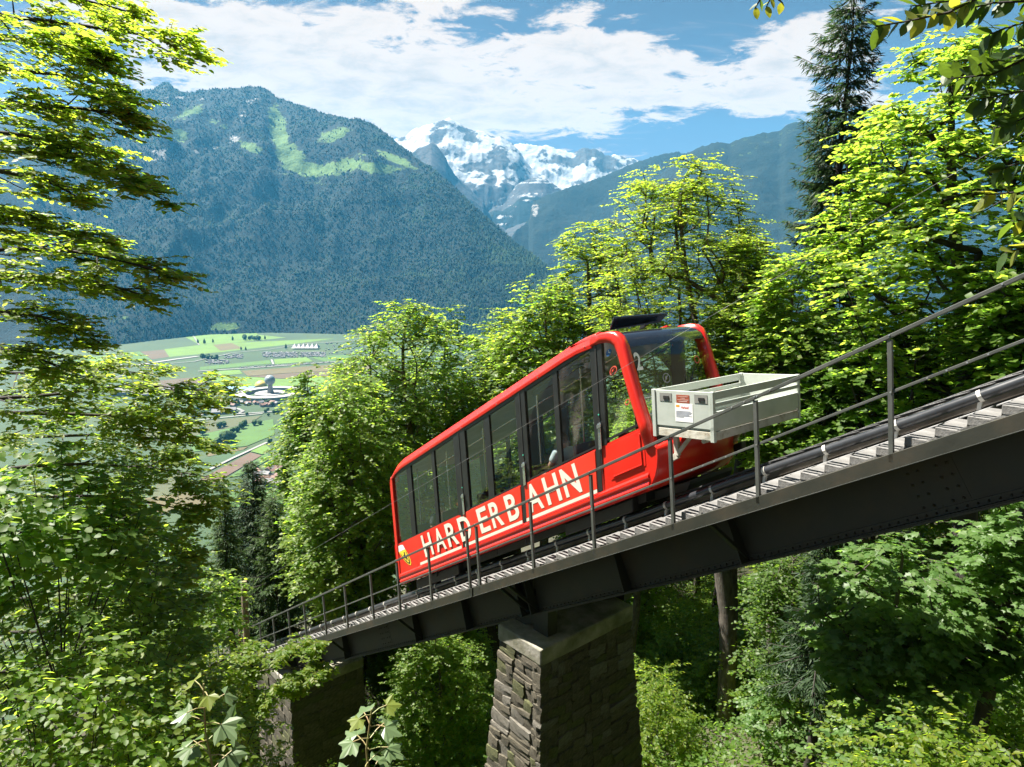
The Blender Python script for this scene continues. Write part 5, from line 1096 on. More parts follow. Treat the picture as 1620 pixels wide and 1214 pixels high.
# --- right hand group
_, M8 = big_tree('maple_tree', 'bright green tree between the tall pointed one and the big spruce', 1190, 372, 720, 78, 20, 'fresh', 31, 170, 'ovate', .2)
_, M9 = big_tree('maple_tree', 'sunlit maple crown right of the goods platform', 1262, 405, 760, 88, 17.5, 'fresh', 32, 210, 'dome', .2)
big_tree('sycamore_tree', 'largest maple with dark forking limbs at the right of the view', 1492, 45, 640, 215, 15.5, 'fresh', 33, 370, 'dome', .30, footpx=(1528, 1085, 14.5), lsize=.13, six=True, rad=.70, ntw=8, bark=BARKD)
spruce('spruce_tree', 'tall dark spruce with drooping boughs behind the largest maple', 1352, -25, 660, 150, 21, 34, 30, 5, dens=1.5, blade=.46, droop=.42, nsp=34)
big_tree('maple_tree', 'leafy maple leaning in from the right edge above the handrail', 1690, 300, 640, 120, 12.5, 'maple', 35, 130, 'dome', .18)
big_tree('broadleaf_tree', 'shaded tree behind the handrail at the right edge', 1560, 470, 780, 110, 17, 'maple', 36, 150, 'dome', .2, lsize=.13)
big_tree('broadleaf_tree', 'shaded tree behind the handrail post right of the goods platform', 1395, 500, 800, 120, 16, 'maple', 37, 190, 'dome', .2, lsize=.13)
# --- under and behind the viaduct
big_tree('maple_tree', 'low spreading maple with broad leaves under the right half of the girder', 1425, 842, 1110, 140, 10.5, 'cool', 41, 110, 'dome', .12, lsize=.125, rad=.62, six='palm', leaves=240)
big_tree('maple_tree', 'broad leaved maple under the girder at the right edge', 1605, 800, 1080, 90, 10, 'cool', 42, 80, 'dome', .12, lsize=.12, rad=.6, six='palm', leaves=160)
spruce('spruce_tree', 'dark shaded spruce under the right half of the girder', 1310, 840, 1120, 95, 14.5, 43, 16, 6, dens=1.4, droop=.6)
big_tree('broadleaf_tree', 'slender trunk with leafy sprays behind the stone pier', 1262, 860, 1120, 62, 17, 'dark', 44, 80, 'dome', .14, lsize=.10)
for k, (px, py, d) in enumerate([(1000, 1110, 23), (1350, 1130, 19), (720, 1040, 22), (1500, 1000, 24), (1262, 1080, 24), (690, 1010, 19), (640, 1000, 24)]):
    b = at(px, py, d); b[2] = ground(b[0], b[1]) - .2
    put_tree('forest_tree', 'dark tree trunk standing in the shade of the wood under the viaduct', [M2, M5, M6, M4][k % 4], b, k * 1.7, (.6, .6, .5), 'trees of the wood behind the viaduct')
# infill: the wood on the slope behind and below
rf = np.random.RandomState(77); spots = []
def try_spots(n, s0, s1, l0, l1, mind, test):
    c = 0; t = 0
    while c < n and t < 4000:
        t += 1; s, l = rf.uniform(s0, s1), rf.uniform(l0, l1); p = T(s, l, 0); p[2] = gz(s, l); px, py, d = proj(p)
        if d < 6 or px < -300 or px > 2100 or not test(s, l, px, d): continue
        if any((p[0] - q[0]) ** 2 + (p[1] - q[1]) ** 2 < mind ** 2 for q in spots): continue
        spots.append(p); c += 1
MS = [M2, M3, M4, M5, M6, M8, M9]
n0 = 0
try_spots(40, -34, 22, 14, 46, 3.6, lambda s, l, px, d: d > 26 and px > 880)
def fit_scale(p, m, lim, lo, hi):
    """keep a filler tree lower than the named crowns in front of it"""
    Hm = max(v.co.z for v in m[0].vertices); px, py, d = proj(p); top = at(px, lim, d)[2] - p[2]; return max(min(top / Hm, hi), lo)
for k, p in enumerate(spots):
    px = proj(p)[0]; sc = fit_scale(p, MS[k % 7], float(np.interp(px, [850, 1150, 1350, 1700], [600, 580, 520, 420])) + rf.uniform(0, 60), .2, .9)
    put_tree('forest_tree', 'broadleaf tree deep in the wood behind the bridge', MS[k % 7], p - ZV * .2, k * 2.1, (max(sc, .6), max(sc, .6), sc), 'broadleaf trees deep in the wood')
n1 = len(spots)
try_spots(60, -190, -36, -60, 60, 5.0, lambda s, l, px, d: px < 900)
for k, p in enumerate(spots[n1:]): put_tree('forest_tree', 'broadleaf tree on the slope far below the viaduct', MS[k % 7], p - ZV * .2, k * 2.1, rf.uniform(.75, 1.05), 'broadleaf trees on the lower slope')
# ================================================================== NEAR FOLIAGE AT THE LEFT AND BELOW
def limb_tree(name, label, trunk_pts, trunk_r, limbs, spec, seed, dens=7.0, side=.9, bark=None, t0=.18, leaves=0, **ov):
    """a tree whose limbs are given as paths; side branches and flat sprays are grown along each of them"""
    r = np.random.RandomState(seed); sp = dict(SPEC[spec]); sp.update(ov); parts = []; B = np.asarray(trunk_pts[0], float)
    def chain(pts, r0, r1, n):
        pts = np.array(pts); rr = np.linspace(r0, r1, len(pts)); parts.append(frusta(pts[:-1], pts[1:], rr[:-1], rr[1:], n))
    def smooth(P, m):
        P = np.array(P, float); t = np.linspace(0, len(P) - 1, m); i = np.clip(t.astype(int), 0, len(P) - 2); f = (t - i)[:, None]
        p0 = P[np.maximum(i - 1, 0)]; p1 = P[i]; p2 = P[i + 1]; p3 = P[np.minimum(i + 2, len(P) - 1)]
        return .5 * ((2 * p1) + (-p0 + p2) * f + (2 * p0 - 5 * p1 + 4 * p2 - p3) * f ** 2 + (-p0 + 3 * p1 - 3 * p2 + p3) * f ** 3)
    chain(smooth(trunk_pts, 10) - B, trunk_r, trunk_r * .4, 9)
    cs, outs, rads = [], [], []
    for L_, r0 in limbs:
        P = smooth(L_, 14) - B; ln = np.linalg.norm(np.diff(P, axis=0), axis=1).sum(); chain(P, r0, .006, 6); m = max(3, int(ln * dens))
        tt = np.sort(r.uniform(t0, 1.0, m))
        for t in tt:
            q = t * 13; i = min(int(q), 12); c0 = P[i] + (P[i + 1] - P[i]) * (q - i); d = unit(P[i + 1] - P[i]); h = np.cross(d, ZV); h /= max(np.linalg.norm(h), 1e-6)
            sgn = r.choice([-1, 1]); w = side * r.uniform(.15, 1) * (1.05 - .65 * t); off = h * sgn * w + d * w * r.uniform(.3, .9) + ZV * r.normal(0, .07)
            c = c0 + off; cs.append(c); outs.append(unit(off * .8 + d)); rads.append(sp['rad'] * r.uniform(.7, 1.2) * (1.1 - .4 * t))
            parts.append(frusta(np.array([c0]), np.array([c]), np.array([.010]), np.array([.005]), 4))
        cs.append(P[-1]); outs.append(unit(P[-1] - P[-2])); rads.append(sp['rad'] * .7)
    cs, outs, rads = np.array(cs), np.array(outs), np.array(rads); outs[:, 2] *= .3
    V, F, tw, pick = sprays(r, cs, outs, rads, sp['ntw'], sp['nlv'], sp['lsize'], sp['flat'], sp['droop'], spread=sp.get('spread', 1.5), tilt=sp['tilt'], asp=sp['asp'], six=True, twig_r=.004, parts=(leaves, B) if leaves else None)
    parts.append(tw); TV, TF = merge(parts); o = thing(name, label, 'tree', B)
    link('trunk', np_mesh('trunk', TV, TF, bark or BARKD, True), o); link('crown', np_mesh('crown', V, F, ML[sp['leaf']]), o)
    if leaves: put_leaf_parts(o, pick, sp['leaf'])
    return o
A = lambda d, *q: [at(x, y, d + k * dd) for k, (x, y, dd) in enumerate([(p[0], p[1], 0) if len(p) == 2 else p for p in q])]
tx = lambda px, py, d: at(px, py, d)
tp = [at(-430, 1500, 7.5), at(-400, 900, 7.5), at(-380, 300, 7.6), at(-360, -300, 7.6)]
limbs = []
for (y0, pts) in [(-60, [(-120, -40), (40, -20), (150, 5), (215, 22)]), (60, [(-120, 20), (40, 30), (180, 48), (285, 66)]), (20, [(-160, 60), (0, 60), (110, 78), (150, 92)]), (120, [(-150, 110), (0, 112), (110, 120), (180, 135)]), (180, [(-140, 160), (10, 165), (130, 172), (205, 182)]),
                  (230, [(-120, 215), (0, 210), (110, 228), (160, 240)]), (260, [(-120, 225), (20, 238), (140, 255), (232, 305)]), (300, [(-140, 262), (-10, 270), (80, 290), (130, 318)]), (420, [(-140, 420), (0, 395), (130, 400), (255, 430)]), (440, [(-120, 450), (20, 440), (140, 445), (235, 470)]), (380, [(-140, 355), (-20, 352), (80, 362), (175, 385)]),
                  (520, [(-140, 505), (-20, 495), (60, 500), (120, 522)]), (560, [(-140, 560), (-30, 552), (40, 560), (100, 585)]), (330, [(-160, 330), (-60, 325), (10, 330), (60, 345)])]:
    ds = 7.5 + rng.uniform(-.9, .9); limbs.append(([at(-385, y0 + 60, 7.6)] + [at(x, y, ds + .1 * k) for k, (x, y) in enumerate(pts)], .045))
limb_tree('beech_tree', 'beech reaching in from the left edge with layered sprays against the sky', tp, .22, limbs, 'beech', 51, 4.0, .85, t0=.42, leaves=280, lsize=.074, rad=.50, ntw=9, nlv=11, flat=.10, tilt=.34)
limbs = []
for (y0, pts) in [(640, [(-60, 640), (80, 625), (220, 610), (345, 622)]), (620, [(-60, 600), (60, 590), (160, 585), (235, 592)]), (700, [(-40, 700), (100, 690), (210, 690), (325, 705)]), (660, [(-60, 660), (90, 655), (200, 660), (290, 668)]), (740, [(-40, 750), (100, 735), (230, 740), (330, 755)]),
                  (800, [(-40, 800), (100, 785), (200, 790), (310, 810)]), (850, [(-40, 850), (100, 840), (200, 840), (285, 850)]), (900, [(-60, 905), (80, 895), (190, 890), (280, 900)]), (960, [(-60, 960), (90, 945), (200, 945), (285, 960)]), (1010, [(-60, 1010), (80, 1000), (200, 1005), (285, 1025)]), (1060, [(-60, 1070), (80, 1060), (200, 1060), (290, 1075)]),
                  (1110, [(-60, 1120), (80, 1115), (200, 1115), (320, 1130)]), (1170, [(-60, 1180), (80, 1170), (200, 1170), (330, 1185)])]:
    ds = 9.6 + rng.uniform(-1.0, 1.0); limbs.append(([at(-260, y0 + 60, 9.8)] + [at(x, y, ds + .15 * k) for k, (x, y) in enumerate(pts)], .04))
limb_tree('beech_tree', 'dense spreading beech filling the lower left below the valley view', [at(-300, 1600, 9.8), at(-270, 1000, 9.8), at(-250, 560, 9.8)], .20, limbs, 'beech', 52, 3.6, 1.05, t0=.3, lsize=.080, rad=.62, ntw=9, nlv=12, flat=.15, leaf='beech')
# mixed shrubs in front of it
def shrub_mesh(spec, seed, H=2.2, Rr=1.3, n=42, **ov):
    r = np.random.RandomState(seed); sp = dict(SPEC[spec]); sp.update(ov)
    az = r.rand(n) * 6.283; u = np.sqrt(r.rand(n)); z = H * (.25 + .75 * r.rand(n) * np.sqrt(1.02 - u ** 2)); c = np.stack([np.cos(az) * u * Rr, np.sin(az) * u * Rr, z], -1)
    st = c * np.array([.8, .8, .62]); m0 = r.randint(0, n, 7)
    parts = [frusta(st, c, np.full(n, .007), np.full(n, .004), 4), frusta(c[m0] * np.array([.25, .25, 0]) - np.array([0, 0, .3]), st[m0], np.full(7, .012), np.full(7, .007), 5)]
    out = c.copy(); out[:, 2] = 0; V, F, tw, _ = sprays(r, c, unit(out), sp['rad'] * .75, sp['ntw'], sp['nlv'], sp['lsize'], sp['flat'] * 1.5, sp['droop'], tilt=.5, asp=sp['asp'], six=True, twig_r=.004); parts.append(tw)
    TV, TF = merge(parts); return np_mesh('stems', TV, TF, BARKD), np_mesh('leaves', V, F, ML[sp['leaf']])
def put_shrub(label, me, p, rot, sc, group=None, name='shrub', cat='shrub'):
    o = thing(name, label, cat, p, group); o.rotation_euler = (0, 0, rot); o.scale = (sc,) * 3; link('stems', me[0], o); link('leaves', me[1], o); return o
SH = [shrub_mesh('beech', 61, lsize=.07), shrub_mesh('fresh', 62, lsize=.08), shrub_mesh('cool', 63, lsize=.09, n=36), shrub_mesh('dark', 64, lsize=.075), shrub_mesh('beech', 65, 1.6, 1.5, 40, lsize=.065), shrub_mesh('maple', 66, 2.6, 1.1, 38, lsize=.10)]
rs = np.random.RandomState(5); k = 0; sp_ = []
while k < 150:                                                  # undergrowth on the floor and flanks of the gully
    s, l = rs.uniform(-17, 9), rs.uniform(-2.5, 24); p = T(s, l, 0); p[2] = gz(s, l) - .1; px, py, d = proj(p)
    if d < 7.5 or px < 250 or px > 1900 or (-7.2 < s < -4 and -.8 < l < 3.4) or (-19 < s < -14.4 and -.8 < l < 3.2) or any((p[0] - q[0]) ** 2 + (p[1] - q[1]) ** 2 < 1.0 for q in sp_): k += 1 if len(sp_) > 190 else 0; continue
    if (1010 < px < 1400 and py > 1150 and d < 17) or (1085 < px < 1215 and d < 20.3) or (px < 440 and d < 21 and py < 1130) or (390 < px < 800 and l < 2.2 and py < 1240): k += 1 if len(sp_) > 120 else 0; continue
    sp_.append(p); put_shrub('leafy shrub in the undergrowth of the gully beneath the viaduct', SH[[0, 1, 2, 3, 4, 5, 1, 4][k % 8]], p, k * 1.3, rs.uniform(.75, 1.35), 'undergrowth shrubs under the viaduct'); k += 1
# low herbs and seedlings covering the floor of the gully
rg = np.random.RandomState(8); n = 110000; S_, L_ = rg.uniform(-21, 10, n), rg.uniform(-4, 24, n); cl = fbm(S_ * .6, L_ * .6, 3, 44); k_ = cl > .36; S_, L_ = S_[k_], L_[k_]
X_ = TO[0] + S_ * SV[0] + L_ * LV[0]; Y_ = TO[1] + S_ * SV[1] + L_ * LV[1]; P_ = np.stack([X_, Y_, gz(S_, L_) + rg.uniform(.02, .45, len(S_))], -1); az_ = rg.rand(len(S_)) * 6.283
V_, F_ = leaf_geo(P_, unit(np.stack([np.cos(az_), np.sin(az_), rg.uniform(-.3, .4, len(S_))], -1)), unit(rg.normal(0, .45, (len(S_), 3)) + ZV), rg.uniform(.07, .16, len(S_)), .75)
tag(link('ground_cover', np_mesh('ground_cover', V_, F_, ML['maple'])), 'leafy herbs and seedlings covering the floor of the gully', kind='stuff')
for (px, py, d, m, sc, lab) in [(60, 1190, 5.2, 1, .75, 'yellow green bush in the bottom left corner'), (235, 1210, 5.8, 0, .75, 'fine leaved bush at the bottom edge left of the maple sapling'), (1590, 1215, 6.2, 4, .9, 'bright yellow green bush in the bottom right corner'), (1450, 1235, 7.2, 2, .75, 'pale leaved bush left of the bright one in the bottom right corner'), (70, 860, 6.4, 5, .8, 'broad leaved hazel bush at the left edge'), (120, 1010, 7.0, 3, 1.0, 'shaded bush below the hazel at the left edge'), (300, 1110, 11.5, 0, .9, 'bush between the spreading beech and the wooden pole'), (255, 960, 13, 1, 1.0, 'sunlit bush below the dark spruces'), (370, 1240, 9.5, 4, .8, 'low bush at the foot of the lower abutment')]:
    p = at(px, py, d); put_shrub(lab, SH[m], p - ZV * 1.2 * sc, px * .1, sc)
limb_tree('beech_tree', 'low beech bough hanging in front of the lower abutment', [at(250, 1420, 12), at(270, 1200, 12), at(280, 1100, 12)], .06, [([at(280, 1110, 12), at(360, 1075, 11.8), at(440, 1058, 11.6), at(505, 1062, 11.5)], .02), ([at(275, 1130, 12), at(350, 1110, 11.8), at(430, 1098, 11.7), at(470, 1090, 11.6)], .02), ([at(280, 1090, 12), at(350, 1045, 11.9), at(420, 1030, 11.8), at(500, 1022, 11.6)], .02), ([at(280, 1140, 12), at(340, 1140, 11.8), at(400, 1130, 11.7)], .02)], 'beech', 71, 7, .45, lsize=.075, rad=.34, ntw=8, nlv=9)
# ------------------------------------------------------------------ maple saplings with big five lobed leaves, each leaf a part
def maple_leaf_mesh(seed):
    r = np.random.RandomState(seed); pts = []
    for ang, ln in ((-112, .50), (-92, .42), (-72, .66), (-58, .88), (-44, .62), (-32, .66), (-20, .62), (-10, .84), (0, 1.0), (10, .84), (20, .62), (32, .66), (44, .62), (58, .88), (72, .66), (92, .42), (112, .50)):
        a = R(ang); pts.append((ln * math.sin(a), ln * math.cos(a)))
    V = [(0, 0, 0)] + [(x, y, -.10 * (x * x + y * y) - .10 * abs(math.sin(3.0 * math.atan2(x, max(y, -.2)))) + r.normal(0, .012)) for x, y in pts]
    me = bpy.data.meshes.new('leaf'); me.from_pydata(V, [], [(0, k + 1, k) for k in range(1, len(pts))]); me.materials.append(ML['sap']); return me
ML['sap'] = mat_leaf('sapling leaves', [(.070, .110, .050), (.085, .130, .055), (.10, .145, .06)], [(.16, .28, .06), (.22, .36, .06)], .32, .42, .5)
ML['sapy'] = mat_leaf('young sapling leaves', [(.10, .14, .02), (.14, .17, .03)], [(.35, .45, .04), (.48, .50, .05)], .45)
STEM = mat_pbr('sapling stem', [(.16, .20, .06), (.22, .10, .06)], 8, .6)
LM = [maple_leaf_mesh(k) for k in range(4)]; LMY = [m.copy() for m in LM]
for m in LMY: m.materials[0] = ML['sapy']
def orient(o, loc, d, n, size):
    d = Vector(d).normalized(); n = Vector(n); x = d.cross(n).normalized(); n = x.cross(d)
    o.matrix_local = Matrix.Translation(Vector(loc)) @ Matrix((x, d, n)).transposed().to_4x4() @ Matrix.Diagonal((size, size, size, 1))
def sapling(label, foot, top, d, nl, size, seed, extra=()):
    r = np.random.RandomState(seed); b = at(*foot, d); t = at(*top, d - .1); o = thing('maple_sapling', label, 'sapling', b); mb = MB()
    stem = [np.zeros(3), (t - b) * .35 + np.array([.02, 0, 0]), (t - b) * .7 - np.array([.015, 0, 0]), t - b]; mb.tube(stem, [.010, .008, .006, .004], 6); lst = []
    for k in range(nl):
        f = .30 + .70 * (k // 2 * 2 + 1) / nl; s0 = (t - b) * min(f, 1); az = (k % 2) * math.pi + (k // 2) * 1.45 + r.normal(0, .25); h = np.array([math.cos(az), math.sin(az), 0])
        ln = size * (1.45 - .75 * f); e = s0 + h * ln + ZV * ln * .30; mb.tube([s0, (s0 + e) / 2 + ZV * .01, e], .0032, 4); lst.append((e, h * .9 - ZV * (.35 - .1 * f), size * (1.15 - .40 * f) * r.uniform(.8, 1.15), f > .93))
    st = mb.build('stem', STEM, o)
    for e, dd, sz, y in lst:
        q = bpy.data.objects.new('leaf', (LMY if y else LM)[r.randint(4)]); COL.objects.link(q); q.parent = o
        orient(q, e, dd + r.normal(0, .15, 3), np.array([0, -.35, 1]) + r.normal(0, .25, 3), sz)
    return o
sapling('maple sapling with a yellow tip at the bottom centre in front of the dark abutment', (575, 1330), (588, 1122), 4.0, 16, .125, 1)
sapling('maple sapling with pale broad leaves at the bottom left of the abutment', (345, 1330), (322, 1082), 4.0, 14, .135, 2)
# ------------------------------------------------------------------ overhanging branches at the top right: leaves are parts
ML['over'] = mat_leaf('overhang leaves', [(.020, .042, .010), (.030, .058, .013), (.045, .075, .016)], [(.08, .16, .02), (.14, .24, .02), (.22, .32, .03)], .38)
ML['overy'] = mat_leaf('sunlit overhang leaves', [(.09, .12, .02), (.13, .14, .02)], [(.38, .42, .03), (.52, .50, .04)], .5)
def oval_leaf(mat, seed):
    r = np.random.RandomState(seed); V, F = [], []
    prof = [(0, .02), (.14, .20), (.35, .30), (.58, .29), (.80, .17), (1.0, .0)]
    for y, w in prof: V += [(-w, y, .10 * w - .12 * y * y + r.normal(0, .01)), (0, y, -.12 * y * y), (w, y, .10 * w - .12 * y * y + r.normal(0, .01))]
    for k in range(5): F += [(3 * k, 3 * k + 1, 3 * k + 4, 3 * k + 3), (3 * k + 1, 3 * k + 2, 3 * k + 5, 3 * k + 4)]
    me = bpy.data.meshes.new('leaf'); me.from_pydata(V, [], F); me.materials.append(mat); return me
OM = [oval_leaf(ML['over'], k) for k in range(3)]; OY = [oval_leaf(ML['overy'], k) for k in range(3)]
def overhang(label, twigs, d, size, seed, name='overhanging_branch'):
    r = np.random.RandomState(seed); B0 = at(*twigs[0][0][0], d); o = thing(name, label, 'branch', B0); mb = MB(); L_ = []
    for pts, n, yel in twigs:
        dz = r.uniform(-.25, .25); P = np.array([at(x, y, d + dz + .04 * k) for k, (x, y) in enumerate(pts)]) - B0; mb.tube(list(P), list(np.linspace(.007, .0025, len(P))), 5)
        for k in range(n):
            t = (k + .7) / n * (len(P) - 1); i = min(int(t), len(P) - 2); c = P[i] + (P[i + 1] - P[i]) * (t - i); dv = unit(P[i + 1] - P[i]); sd = np.cross(dv, [0, 1, .25]); sd = unit(sd) * (1 if k % 2 else -1)
            dd = dv * r.uniform(.3, 1.0) + sd * r.uniform(.5, 1.1) + np.array([0, r.normal(0, .35), -.25]); L_.append((c, dd, size * r.uniform(.7, 1.15), yel * .7 > r.rand()))
    mb.build('branch', BARKD, o)
    for c, dd, sz, y in L_:
        q = bpy.data.objects.new('leaf', (OY if y else OM)[r.randint(3)]); COL.objects.link(q); q.parent = o; orient(q, c, dd, np.array([0, -.45, 1]) + r.normal(0, .45, 3), sz)
    return o
overhang('branch of dark oval leaves hanging in at the top right corner', [([(2900, -520), (2300, -160), (1900, 40), (1730, 60)], 0, 0), ([(1900, 40), (1780, 200), (1720, 380)], 0, 0), ([(1900, 40), (1800, -40), (1735, -60)], 0, 0),
    ([(1740, -60), (1620, -20), (1520, 0), (1440, 10)], 32, 0), ([(1560, -10), (1500, 20), (1430, 35), (1385, 42)], 19, 1), ([(1660, 0), (1570, 5), (1510, 20)], 19, 0), ([(1740, 20), (1640, 30), (1590, 45), (1565, 55)], 20, 0), ([(1760, 60), (1650, 80), (1560, 100), (1498, 112)], 28, 0), ([(1640, 85), (1570, 118), (1500, 125)], 19, 0),
    ([(1740, 120), (1640, 140), (1590, 150), (1548, 158)], 22, 0), ([(1740, 160), (1640, 180), (1600, 195), (1568, 205)], 19, 0), ([(1740, 90), (1660, 100), (1600, 60)], 16, 0), ([(1740, 230), (1650, 250), (1600, 262), (1580, 270)], 16, .5), ([(1740, 290), (1650, 300), (1590, 306), (1556, 308)], 17, .95), ([(1740, 330), (1660, 345), (1600, 350)], 14, .8), ([(1700, 20), (1660, 120), (1640, 220), (1645, 330)], 22, 0), ([(1720, 380), (1650, 385), (1590, 400)], 12, .9)], 2.9, .088, 3)
overhang('small twig of yellow green leaves hanging in at the top edge', [([(1520, -760), (1320, -260), (1235, -60)], 0, 0), ([(1235, -60), (1225, -15), (1212, 12)], 8, 1), ([(1225, -30), (1205, -5), (1194, 14)], 6, 1), ([(1230, -30), (1232, 0), (1238, 5)], 3, 1)], 2.9, .05, 4)
# ================================================================== SMALL THINGS IN THE VALLEY
VT = mat_leaf('valley trees', [(.018, .040, .018), (.030, .058, .022), (.045, .078, .028)], [(.05, .10, .03), (.08, .14, .04)], .15, .8, .1)
def vtree_mesh(seed, con=False):
    r = np.random.RandomState(seed); bm = bmesh.new(); bmesh.ops.create_icosphere(bm, subdivisions=2, radius=1)
    for v in bm.verts: v.co *= 1 + r.uniform(-.22, .22); v.co.z = v.co.z * 1.0 + 1.25; 
    if con:
        for v in bm.verts: q = (v.co.z - .2) / 2.2; v.co.x *= 1.05 - q; v.co.y *= 1.05 - q; v.co.z *= 1.5
    me = bpy.data.meshes.new('crown'); bm.to_mesh(me); bm.free(); me.materials.append(VT); mb = MB().tube([(0, 0, -.1), (0, 0, .6)], .12, 5); t = mb.build('trunk', BARK); tm_ = t.data; bpy.data.objects.remove(t); return tm_, me
VM = [vtree_mesh(k) for k in range(3)] + [vtree_mesh(9, True)]
rv = np.random.RandomState(12)
def vtree(cx, cy_, r_, con=False, lab='round dark tree among the valley fields', group='trees among the valley fields'):
    p = onval(cx, cy_, .2); d = p @ fw; sc = r_ / 3.375 / FPX * d
    m = VM[3] if con else VM[rv.randint(3)]; o = thing('valley_tree', lab, 'tree', p, group); o.scale = (sc, sc, sc * rv.uniform(.85, 1.15)); o.rotation_euler = (0, 0, rv.rand() * 6)
    link('trunk', m[0], o); link('crown', m[1], o)
for (x, y, r_) in [(745, 705, 20), (835, 668, 17), (858, 660, 16), (905, 695, 15), (930, 690, 14), (955, 672, 19), (970, 655, 14), (880, 745, 30), (905, 735, 22), (855, 730, 22), (828, 772, 24), (848, 768, 18), (780, 782, 11), (1105, 752, 14), (1022, 655, 15), (1050, 650, 14), (712, 605, 9), (795, 575, 11), (980, 600, 9), (930, 590, 6)]: vtree(x, y, r_)
for k in range(60):
    x, y = [(480 + 160 * rv.rand(), 615 + 40 * rv.rand()), (560 + 220 * rv.rand(), 585 + 15 * rv.randn()), (1050 + 120 * rv.rand(), 580 + 14 * rv.randn()), (700 + 140 * rv.rand(), 290 + 16 * rv.rand()), (880 + 260 * rv.rand(), 535 + 12 * rv.randn()), (960 + 90 * rv.rand(), 190 + 9 * rv.rand())][k % 6]
    vtree(x, y, rv.uniform(7, 12), lab='small tree in a hedge or belt between the valley fields', group='hedge trees in the valley')
for (x, y, r_) in [(937, 545, 11), (860, 130, 9), (1078, 195, 7), (1190, 245, 9), (950, 250, 7), (975, 252, 7), (905, 200, 8), (755, 218, 10), (720, 215, 8), (800, 212, 7)]: vtree(x, y, r_, True, 'pointed dark tree in the valley meadows', 'pointed trees in the valley')
ROOF1 = mat_pbr('valley roof tiles', [(.11, .06, .045), (.17, .095, .07)], 1, .8); ROOF2 = mat_pbr('grey valley roof', [(.075, .075, .08), (.12, .12, .125)], 1, .7); WALLV = mat_pbr('pale house wall', [(.20, .19, .175), (.27, .26, .24)], 1, .8); WIN = mat_pbr('dark window', [(.03, .035, .04), (.05, .055, .06)], 1, .3)
def house_mesh(w, d, h, rh):
    a = MB().box(lambda x, y, z: np.array([x, y, z], float), (-w / 2, -d / 2, 0), (w / 2, d / 2, h)); a.prism([(-w / 2, -d / 2, h + .01), (-w / 2, d / 2, h + .01), (-w / 2, 0, h + rh * .9)], [(w / 2, -d / 2, h + .01), (w / 2, d / 2, h + .01), (w / 2, 0, h + rh * .9)])
    b = MB(); o = .8
    for sg in (-1, 1):
        b.hexa([(-w / 2 - o, sg * (d / 2 + o), h - .5), (w / 2 + o, sg * (d / 2 + o), h - .5), (w / 2 + o, 0, h + rh), (-w / 2 - o, 0, h + rh), (-w / 2 - o, sg * (d / 2 + o), h - .2), (w / 2 + o, sg * (d / 2 + o), h - .2), (w / 2 + o, 0, h + rh + .3), (-w / 2 - o, 0, h + rh + .3)])
    return a, b
def house(cx, cy_, w, d, h, rot, roof, lab, group):
    p = onval(cx, cy_, .1); o = thing('house', lab, 'house', p, group); o.rotation_euler = (0, 0, rot); a, b = house_mesh(w, d, h, d * .32); a.build('wall', WALLV, o); b.build('roof', roof, o)
    wm = MB().box(lambda x, y, z: np.array([x, y, z], float), (-.6, -.06, -.7), (.6, .06, .7)).build('window', WIN, o); wm.location = (-w * .3, -d / 2 - .07, h * .55)
    for q in (0, .3): c = wm.copy(); COL.objects.link(c); c.location = (w * q, -d / 2 - .07, h * .55)
for k in range(26):
    x, y = 1030 + 150 * rv.rand(), 870 + 115 * rv.rand(); house(x, y, rv.uniform(10, 15), rv.uniform(8, 11), rv.uniform(5, 7), rv.rand() * 3, ROOF1 if rv.rand() < .5 else ROOF2, 'village house in front of the valley fields', 'houses of the village')
for k in range(22):
    x, y = 870 + 290 * rv.rand(), 535 + 20 * rv.rand(); house(x, y, rv.uniform(9, 14), rv.uniform(8, 10), 5, rv.rand() * 3, ROOF1 if rv.rand() < .5 else ROOF2, 'small house beside the round exhibition park', 'houses beside the exhibition park')
for k, (x, y, w, d, h) in enumerate([(330, 490, 60, 26, 9), (530, 475, 70, 24, 8), (420, 500, 40, 22, 8), (840, 590, 34, 18, 6), (890, 580, 26, 14, 6), (700, 500, 30, 16, 6)]): house(x, y, w, d, h, .25, ROOF2, 'long flat grey hall on the valley floor', 'halls on the valley floor')
house(268 * 3.375 - 337 + 0, 1502, 14, 10, 6, .4, ROOF2, 'grey roofed house half hidden by the slope foliage', None) if False else None
# exhibition park: ring, tower with globe, gold dome, blue hall
C0 = onval(1108, 492, .1); dd = C0 @ fw; PK = thing('exhibition_park', 'ring shaped exhibition park with a globe on its central tower', 'exhibition park', C0)
def annulus(r0, r1, z0, z1, n=48):
    mb = MB()
    for q in range(n):
        a, b = 2 * math.pi * q / n, 2 * math.pi * (q + 1) / n; P_ = lambda r_, t, z: (r_ * math.cos(t), r_ * math.sin(t), z)
        mb.face([P_(r0, a, z1), P_(r1, a, z1), P_(r1, b, z1), P_(r0, b, z1)]); mb.face([P_(r1, a, z0), P_(r1, b, z0), P_(r1, b, z1), P_(r1, a, z1)]); mb.face([P_(r0, b, z0), P_(r0, a, z0), P_(r0, a, z1), P_(r0, b, z1)])
    return mb
PW = mat_pbr('white concrete', [(.22, .22, .215), (.28, .28, .275)], .1, .7)
annulus(60, 84, 0, 9).build('ring_hall', PW, PK); annulus(20, 38, 0, 7).build('inner_ring', PW, PK); MB().tube([(0, 0, 0), (0, 0, 26), (0, 0, 30)], [9, 5.5, 8], 20).build('tower', PW, PK, smooth=True)
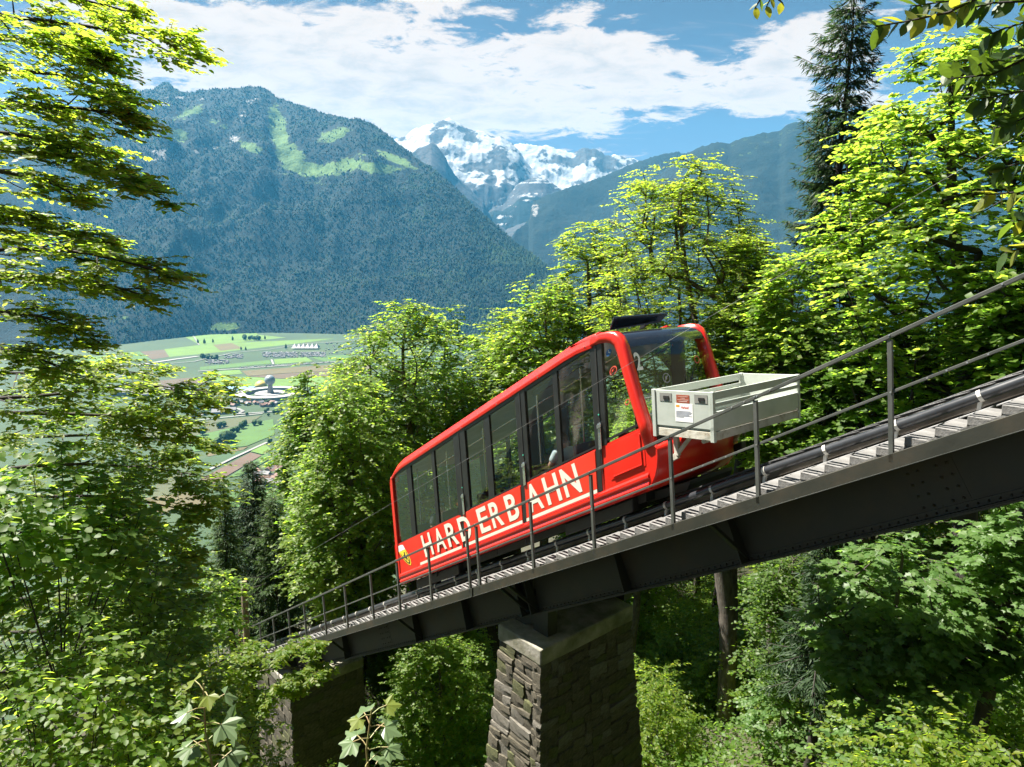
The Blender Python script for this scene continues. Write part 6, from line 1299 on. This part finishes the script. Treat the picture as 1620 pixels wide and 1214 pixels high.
def ball(name, r_, z, mat, parent, half=False, loc=None):
    bm = bmesh.new(); bmesh.ops.create_uvsphere(bm, u_segments=20, v_segments=12, radius=r_)
    for v in bm.verts: v.co.z = (max(v.co.z, 0) if half else v.co.z) + z
    me = bpy.data.meshes.new(name); bm.to_mesh(me); bm.free(); me.materials.append(mat); me.polygons.foreach_set('use_smooth', np.ones(len(me.polygons), bool)); return link(name, me, parent, loc)
ball('globe', 13, 39, mat_pbr('blue white globe', [(.12, .17, .20), (.26, .29, .30)], .15, .4), PK); annulus(8, 19, 6, 7, 24).build('plaza_roof', FIELD['road'], PK)
tag(ball('gold_dome', 16, 3, mat_pbr('gold dome', [(.45, .33, .06), (.55, .42, .10)], .2, .5), None, True, onval(1056, 450, .1)), 'yellow domed roof behind the ring shaped park', 'dome')
o = MB().box(lambda x, y, z: np.array([x, y, z], float), (-38, -16, 0), (38, 16, 10)).build('blue_hall', mat_pbr('blue hall', [(.10, .20, .32), (.16, .28, .42)], .1, .5), loc=onval(940, 470, .1), bevel=1.0); tag(o, 'low blue roofed hall left of the ring shaped park', 'hall')
o = MB().box(lambda x, y, z: np.array([x, y, z], float), (-20, -12, 0), (20, 12, 9)).build('blue_hall', bpy.data.materials['blue hall'], loc=onval(900, 478, .1), bevel=1.0); tag(o, 'small blue hall at the left end of the exhibition buildings', 'hall')
# festival marquee with peaks, and the mass of white caravans and cars round it
M0 = onval(1300, 244, .2); q = MB(); 
for k in range(6):
    x0 = -45 + k * 17
    base_ = [(x0 - 9, -18, 5), (x0 + 9, -18, 5), (x0 + 9, 18, 5), (x0 - 9, 18, 5)]; tip = (x0, 0, 22)
    for a, b in zip(base_, base_[1:] + base_[:1]): q.face([a, b, tip])
tent = q.build('marquee', mat_pbr('white canvas', [(.30, .30, .295), (.36, .36, .355)], .2, .8), loc=M0); tag(tent, 'white festival marquee with a row of peaks on the far side of the valley', 'marquee')
q = MB()
for k in range(520):
    if k % 3: x, y = 1060 + 340 * rv.rand(), 262 + 28 * rv.rand() - 0
    else: x, y = [(1400 + 200 * rv.rand(), 215 + 60 * rv.rand()), (760 + 120 * rv.rand(), 305 + 20 * rv.rand()), (860 + 100 * rv.rand(), 275 + 20 * rv.rand())][rv.randint(3)]
    p = onval(x, y, .3) - M0; a = rv.rand() * 3; w, d, h = rv.uniform(5, 9), rv.uniform(3, 4.5), rv.uniform(2.5, 4); c, s = math.cos(a), math.sin(a)
    q.box(lambda X, Y, Z_: p + np.array([X * c - Y * s, X * s + Y * c, Z_]), (-w / 2, -d / 2, 0), (w / 2, d / 2, h))
tag(q.build('parked_caravans', mat_pbr('caravan white', [(.10, .10, .11), (.28, .28, .28)], .15, .6), loc=M0, fix=False), 'mass of white caravans and cars parked round the festival marquee', kind='stuff')
q = MB()
for k in range(70):
    p = onval(950 + 480 * k / 70 + rv.randn() * 3, 346 - 30 * k / 70 + rv.randn() * 1.5, .6) - M0; q.box(lambda X, Y, Z_: p + np.array([X, Y, Z_]), (-3, -1.6, 0), (3, 1.6, 2.4))
tag(q.build('parked_cars', mat_pbr('car colours', [(.10, .05, .05), (.25, .25, .27), (.45, .45, .45)], .2, .4), loc=M0, fix=False), 'line of parked cars along the road by the festival field', kind='stuff')
